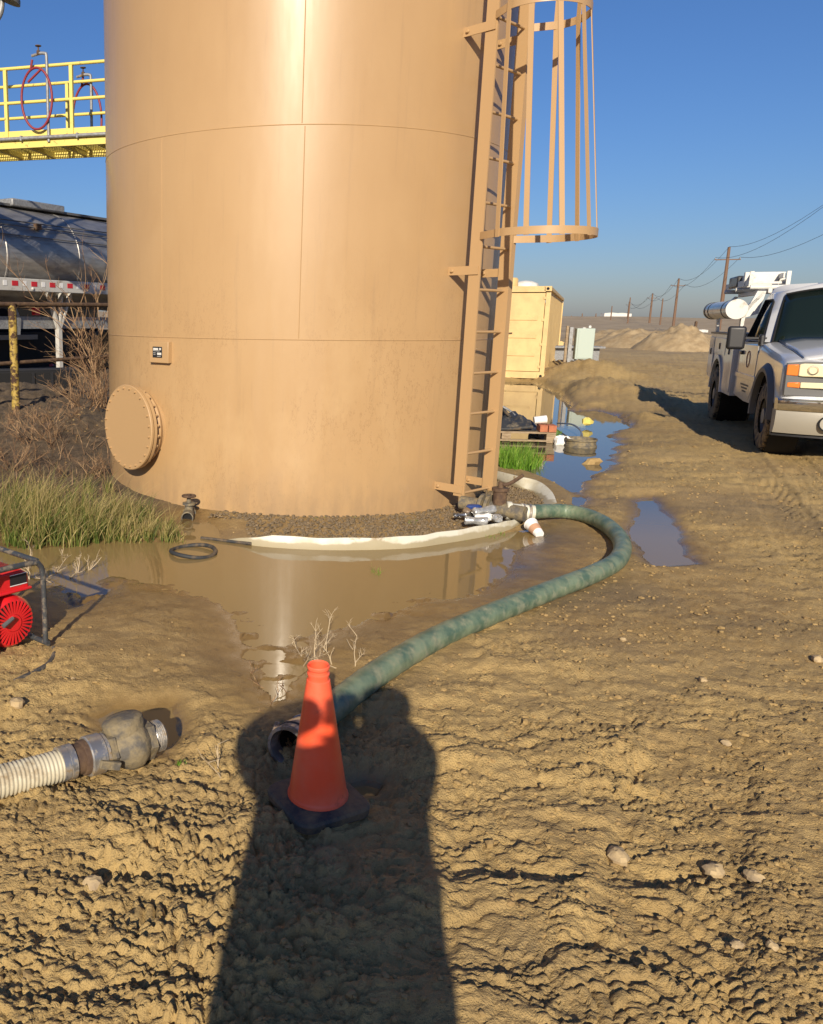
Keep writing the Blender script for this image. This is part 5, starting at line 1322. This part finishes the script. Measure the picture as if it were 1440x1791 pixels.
patch('straw_grass', 'grass', 'blond dry grass stalks standing among the tall green grass',
      [(-60, 930, 110, 28, 260, .30, .62), (40, 925, 80, 26, 340, .32, .66), (120, 925, 60, 24, 260, .28, .62), (190, 925, 50, 26, 220, .24, .52), (240, 925, 45, 24, 140, .18, .42), (280, 930, 30, 18, 70, .12, .3)], 35, (.85, 1.6), .0026, .8, (.30, .04))
patch('green_grass', 'greengrass', 'bright green grass clump at the edge of the far puddle',
      [(905, 812, 42, 12, 1500, .16, .34), (885, 800, 24, 12, 300, .14, .26), (972, 758, 8, 6, 120, .08, .15)], 32, (.1, 1), .004, .55)
patch('grass_sprigs', 'greengrass', 'small green grass sprigs along the white edging and in the puddle',
      [(660, 1003, 9, 4, 26, .05, .12), (655, 1000, 3, 2, 10, .08, .14), (585, 962, 22, 4, 26, .02, .06), (870, 938, 30, 6, 170, .03, .075), (830, 945, 26, 5, 60, .02, .05), (555, 912, 14, 4, 40, .02, .05), (625, 912, 14, 3, 30, .02, .05), (720, 918, 16, 4, 40, .02, .05), (318, 1352, 8, 3, 24, .01, .035)], 33, (.1, .9), .002, .7, tuss=5)

# ================================================================== litter by the outlet
def can(px, py, z, ax_, m, label, L=.115, r=.032, crush=.0, cat='can', nm='drink_can', sq=1.0):
    p = G(px, py, z); prof = [(r * .3, 0), (r * .8, .002), (r, .012), (r * (1 - crush), L * .35), (r * (1 - crush * .6), L * .6), (r, L - .014), (r * .82, L), (r * .78, L - .004), (.0, L - .005)]
    mbx = MB().lathe(prof, 18, p - Vector(ax_).normalized() * L / 2, ax_, cap1=False)
    rn = random.Random(int(px)); mbx.v = [tuple(Vector(v) + Vector((rn.uniform(-1, 1), rn.uniform(-1, 1), rn.uniform(-1, 1))) * crush * .012) for v in mbx.v]
    return single(mbx, nm, m, label, cat, (p.x, p.y, z - .03), 'drink litter by the outlet', smooth=40)
can(829, 889, .12, (.5, -.8, .15), M['canblue'], 'blue drink can on the litter heap below the ladder', .115, .031)
can(820, 896, .10, (.2, -1, -.05), M['can'], 'open silver can end facing out left of the blue can', .10, .031)
can(833, 911, .09, (1, -.3, 0), M['clear'], 'crumpled clear bottle at the front of the litter heap', .16, .034, .35, 'bottle', 'plastic_bottle')
can(845, 905, .10, (.8, -.5, .2), M['foam'], 'whitish crumpled cup in the middle of the litter heap', .11, .033, .3, 'cup', 'paper_cup')
can(862, 905, .095, (.4, -1, .1), M['clear'], 'clear bottle at the right end of the litter heap', .15, .035, .3, 'bottle', 'plastic_bottle')
can(847, 893, .14, (1, .2, .1), M['clear'], 'clear bottle lying on top of the litter heap', .17, .033, .3, 'bottle', 'plastic_bottle')
can(806, 901, .08, (1, .1, 0), M['can'], 'flattened silver can at the left end of the litter heap', .10, .02, .5)
cu_ = G(930, 918, .06); ca_ = Vector((.12, -.8, -.28)).normalized()
cupt = thing('foam_cup', 'white foam cup with tan sleeve lying beside the green hose', 'cup', (cu_.x, cu_.y, .0))
MB().lathe([(.046, 0), (.050, .004), (.050, .012), (.047, .015), (.040, .075), (.0385, .075)], 24, cu_ - ca_ * .02, ca_).build('rim', M['foam'], cupt)
MB().lathe([(.041, .062), (.0435, .064), (.036, .115), (.034, .115)], 24, cu_ - ca_ * .02, ca_, False, False).build('sleeve', M['cuptan'], cupt)
MB().lathe([(.036, .11), (.032, .145), (.030, .150), (.0, .150)], 24, cu_ - ca_ * .02, ca_, cap1=False).build('cup_bottom', M['foam'], cupt)
rg = G(338, 967)
single(MB().tube([(rg.x + .145 * math.cos(a), rg.y + .15 * math.sin(a), .012 + .008 * math.sin(a * 2)) for a in np.linspace(0, 2 * PI, 49)], .014, 8, False), 'rubber_ring', M['rubber'], 'black rubber ring floating in the puddle near the drain valve', 'ring', (rg.x, rg.y, 0), smooth=60)
rp = [G(352, 941, .004), G(380, 944, .008), G(410, 948, .008), G(440, 951, .012)]
single(MB().tube(spline(rp, 5), .012, 6), 'black_strip', M['rubber'], 'thin black strip across the water from edging to drain valve', 'strip', (rp[0].x, rp[0].y, 0))
sg = G(660, 985)

# ================================================================== dirt mounds, far things
def dirtmound(cx, cy, rx, ry, h, seed, label):
    n = 60; g = np.linspace(-1.3, 1.3, n); X, Y = np.meshgrid(g, g); X = X.ravel(); Y = Y.ravel()
    r = np.hypot(X, Y) + .25 * (fbm(X * 1.4 + seed * 7, Y * 1.4, seed, 4) - .5)
    z = h * np.clip(1 - r ** 1.5, 0, 1) ** .8 * (.7 + .6 * fbm(X * 3 + seed, Y * 3, seed + 3, 5, .6)) + .30 * h * (fbm(X * 6, Y * 6, seed + 5, 5, .6) - .5) * np.clip(1.2 - r, 0, 1)
    z0 = gz(cx, cy)
    V = [(x * rx, y * ry, zz - .15) for x, y, zz in zip(X, Y, z)]
    mbx = MB(); mbx.v = V; mbx.f = [(i * n + j, i * n + j + 1, (i + 1) * n + j + 1, (i + 1) * n + j) for i in range(n - 1) for j in range(n - 1)]
    o = mbx.build('dirt_mound', M['dirt'], smooth=60, fix=False); o.location = (cx, cy, z0 - .02); return tag(o, label, 'dirt mound', 'mounds of excavated dirt')
def md(px, py, rx, ry, h, s, lb): p = G(px, py); dirtmound(p.x, p.y, rx, ry, h, s, lb)
md(1182, 619, 1.95, 2.6, 1.35, 2, 'pale rounded dirt mound beside the service truck')
md(1115, 613, 2.6, 3.4, 1.1, 5, 'long eroded dirt mound left of the pale mound')
md(1060, 606, 3.0, 3.5, .75, 9, 'low far dirt mound behind the electrical cabinet')
md(1270, 606, 3.2, 3.5, .9, 12, 'dirt mound mostly hidden behind the truck')
dp = G(1214, 596)
single(MB().box((dp.x, dp.y, .75), (.16, .16, 1.6)).box((dp.x, dp.y, 1.5), (.12, .12, .2)), 'marker_post', M['rust'], 'short dark marker post on the far dirt left of the truck', 'post', (dp.x, dp.y, 0))
for i, (px, py, ww, hh_, lb) in enumerate([(1022, 573, .5, .45, 'small white shed on the plain, right of the cabinet'), (1032, 573, .4, .35, 'smaller white box on the plain, right of the shed'), (1066, 561, 12, 3.0, 'long white building on the horizon, left one'), (1082, 561, 16, 3.0, 'long white building on the horizon, right one'), (1184, 574, 1.3, .3, 'white low box beyond the dirt mounds'), (982, 581, .25, .35, 'cream box just right of the container'), (1228, 577, 1.2, .3, 'pale low box left of the truck')]):
    y = (140, 150, 700, 720, 120, 40, 110)[i]; p = D(px, py, y); zb = gz(p.x, p.y) if i != 5 else gz(p.x, p.y)
    bm_ = MB().box((p.x, p.y, zb + hh_ / 2), (ww, ww * .6, hh_)).prism([(-ww / 2 - .05, 0), (ww / 2 + .05, 0), (0, hh_ * .18)], lambda u, v, t: (p.x + u, t, zb + hh_ + v), p.y - ww * .31, p.y + ww * .31)
    single(bm_, 'far_building', M['container' if i == 5 else 'white'], lb, 'building', (p.x, p.y, zb), 'far buildings')
cp_ = D(985, 604, 30)
single(MB().box((cp_.x, cp_.y, gz(cp_.x, cp_.y) + .2), (2.2, .8, .5)).box((cp_.x, cp_.y - .1, gz(cp_.x, cp_.y) + .48), (2.4, 1.0, .06)), 'concrete_vault', M['galv'], 'low grey vault between container and cabinet', 'vault', (cp_.x, cp_.y, 0))

# power poles
def pole(x, y, top, r, label, arm=True, arm_dir=None):
    zb = gz(x, y); t = thing('power_pole', label, 'power pole', (x, y, zb), group='power poles along the plain')
    MB().tube([(x, y, zb - .5), (x, y, (zb + top) / 2), (x, y, top)], [r, r * .85, r * .65], 8).build('pole_shaft', M['polewood'], t)
    tips = []
    if arm:
        ad = arm_dir; za = top - 1.7
        ar = MB().bar((x - ad.x * 1.6, y - ad.y * 1.6, za), (x + ad.x * 1.6, y + ad.y * 1.6, za), .14, .14).build('crossarm', M['polewood'], t)
        for s_ in (-1.5, 1.5): MB().lathe([(.05, 0), (.07, .08), (.04, .22)], 8, (x + ad.x * s_, y + ad.y * s_, za + .07)).build('insulator', M['galv'], ar); tips.append(Vector((x + ad.x * s_, y + ad.y * s_, za + .3)))
    tips.append(Vector((x, y, top + .05)))
    return tips
ldir = (Vector((.5295 * 217, 217, 0)) - Vector((.5816 * 126, 126, 0))).normalized(); adir = Vector((ldir.y, -ldir.x, 0))
LP = [(33.5, 40.0, 12.1, 'power pole outside the right of the view carrying the near spans'), (.5816 * 126, 126, 1.5 + .083 * 126, 'nearest leaning crossarm power pole behind the truck'), (.5295 * 217, 217, 1.5 + .0484 * 217, 'second crossarm power pole left of the truck'),
      (.5018 * 330, 330, 1.5 + .0318 * 330, 'third crossarm power pole in the receding line'), (.4765 * 470, 470, 1.5 + .0225 * 470 , 'fourth and smallest crossarm power pole in the line')]
tips = [pole(x, y, tz_, .22 + y * .0006, lb, True, adir) for x, y, tz_, lb in LP]
for i in range(len(tips) - 1):
    for k in range(3):
        a, b = tips[i][k], tips[i + 1][k]; L = (b - a).length
        pts = [a.lerp(b, u) - Vector((0, 0, 4 * (.020 * L) * u * (1 - u))) for u in np.linspace(0, 1, 15)]
        rr_ = [.008 + .00013 * p.y for p in pts]
        sp_ = ('near', 'second', 'third', 'farthest')[i]; wr = ('left', 'right', 'top')[k]
        single(MB().tube(pts, rr_, 4, False), 'power_line', M['wire'], '%s wire of the %s span between the power poles' % (wr, sp_), 'power line', tuple(a), 'power lines', smooth=60)
for px, py, y, lb in ((1160, 522, 250, 'bare wooden pole between second and third crossarm poles'), (1103, 520, 300, 'bare tall pole left of the third crossarm pole'), (1071, 535, 420, 'thin far pole standing right of the white buildings'), (1043, 548, 500, 'thin far pole above the electrical cabinet'), (1019, 548, 520, 'thin far pole left of the one above the cabinet'), (1000, 552, 560, 'faint far pole just right of the container')):
    p = D(px, py, y); pole(p.x, p.y, p.z, .12 + y * .0005, lb, False)

# ================================================================== person taking the picture (behind the lens; casts the long shadow)
def skin(name, nodes, edges, m, parent, sub=2):
    me = bpy.data.meshes.new(name); me.from_pydata([n[0] for n in nodes], edges, []); me.update()
    o = bpy.data.objects.new(name, me); C.objects.link(o)
    sm = o.modifiers.new('skin', 'SKIN'); sm.use_smooth_shade = True
    sv = me.skin_vertices[0].data if me.skin_vertices else None
    if sv is None:
        import bmesh
        bm = bmesh.new(); bm.from_mesh(me); bm.verts.layers.skin.verify(); bm.to_mesh(me); bm.free(); sv = me.skin_vertices[0].data
    for i, n in enumerate(nodes): sv[i].radius = n[1] if isinstance(n[1], tuple) else (n[1], n[1])
    sv[0].use_root = True
    sm2 = o.modifiers.new('sub', 'SUBSURF'); sm2.levels = sub; sm2.render_levels = sub
    me.materials.append(m); o.parent = parent; return o
bxp, byp = -.06, -.34
per = thing('person', 'person in dark clothes holding up a phone, cast as the long shadow', 'person', (bxp, byp, .05), local=True)
nodes = [((0, 0, .90), (.19, .13)), ((0, 0, 1.08), (.20, .135)), ((.01, .01, 1.26), (.22, .13)), ((.05, .01, 1.36), (.17, .10)), ((.12, .02, 1.42), .075), ((.155, .03, 1.50), (.085, .10)), ((.155, .03, 1.57), (.07, .085)),
         ((.20, 0, 1.33), .11), ((.28, .09, 1.36), .095), ((.20, .21, 1.40), .065), ((.11, .285, 1.42), .045),
         ((-.18, 0, 1.33), .11), ((-.33, .10, 1.38), .095), ((-.16, .23, 1.42), .07), ((-.02, .285, 1.43), .045),
         ((.11, 0, .80), (.12, .11)), ((.13, .0, .45), .075), ((.14, -.02, .08), .05), ((.15, .12, .03), .045),
         ((-.11, 0, .80), (.12, .11)), ((-.13, .0, .45), .075), ((-.14, -.02, .08), .05), ((-.15, .12, .03), .045)]
edges = [(0, 1), (1, 2), (2, 3), (3, 4), (4, 5), (5, 6), (2, 7), (7, 8), (8, 9), (9, 10), (2, 11), (11, 12), (12, 13), (13, 14), (0, 15), (15, 16), (16, 17), (17, 18), (0, 19), (19, 20), (20, 21), (21, 22)]
skin('body', nodes, edges, M['jacket'], per)
rows = []
for z, rx, ry in ((.58, .275, .20), (.80, .268, .19), (1.0, .262, .165), (1.2, .262, .15), (1.33, .245, .13), (1.42, .13, .09)):
    rows.append([Vector((rx * math.cos(a), ry * math.sin(a), z)) for a in np.linspace(0, 2 * PI, 25)[:-1]])
MB().quadgrid(rows, True, False, False).build('jacket', M['jacket'], per, smooth=60)
for sgn, hx, hy, hz0, hs in ((1, .11, .285, 1.455, -1), (-1, -.01, .285, 1.455, 1)):
    for k in range(4):
        z0 = hz0 - k * .021
        a = Vector((hx, hy, z0)); b = Vector((hx + hs * .04, hy + .022, z0)); c = Vector((hx + hs * .065, hy + .015, z0 - .004))
        MB().tube(spline([a, b, c], 4), .0085, 8).build('finger', M['skin'], per, smooth=60)
    z0 = hz0 - .045
    MB().tube(spline([Vector((hx, hy - .01, z0)), Vector((hx + hs * .03, hy - .012, z0 - .012)), Vector((hx + hs * .055, hy - .008, z0 - .01))], 4), .0095, 8).build('thumb', M['skin'], per, smooth=60)
MB().lathe([(.098, .0), (.10, .03), (.095, .06), (.06, .085), (.0, .092)], 22, (.155, .03, 1.535), cap1=False).build('cap', M['jacket'], per)
MB().box((.155, .125, 1.545), (.13, .10, .012)).build('cap_peak', M['jacket'], per, bevel=.004)
pho = thing('phone', 'phone held up by the person taking the picture', 'phone', (0, -.022, CAMH - .02), local=True)
MB().box((.0, 0, -.03), (.075, .008, .15)).build('case', M['blackp'], pho, bevel=.003)
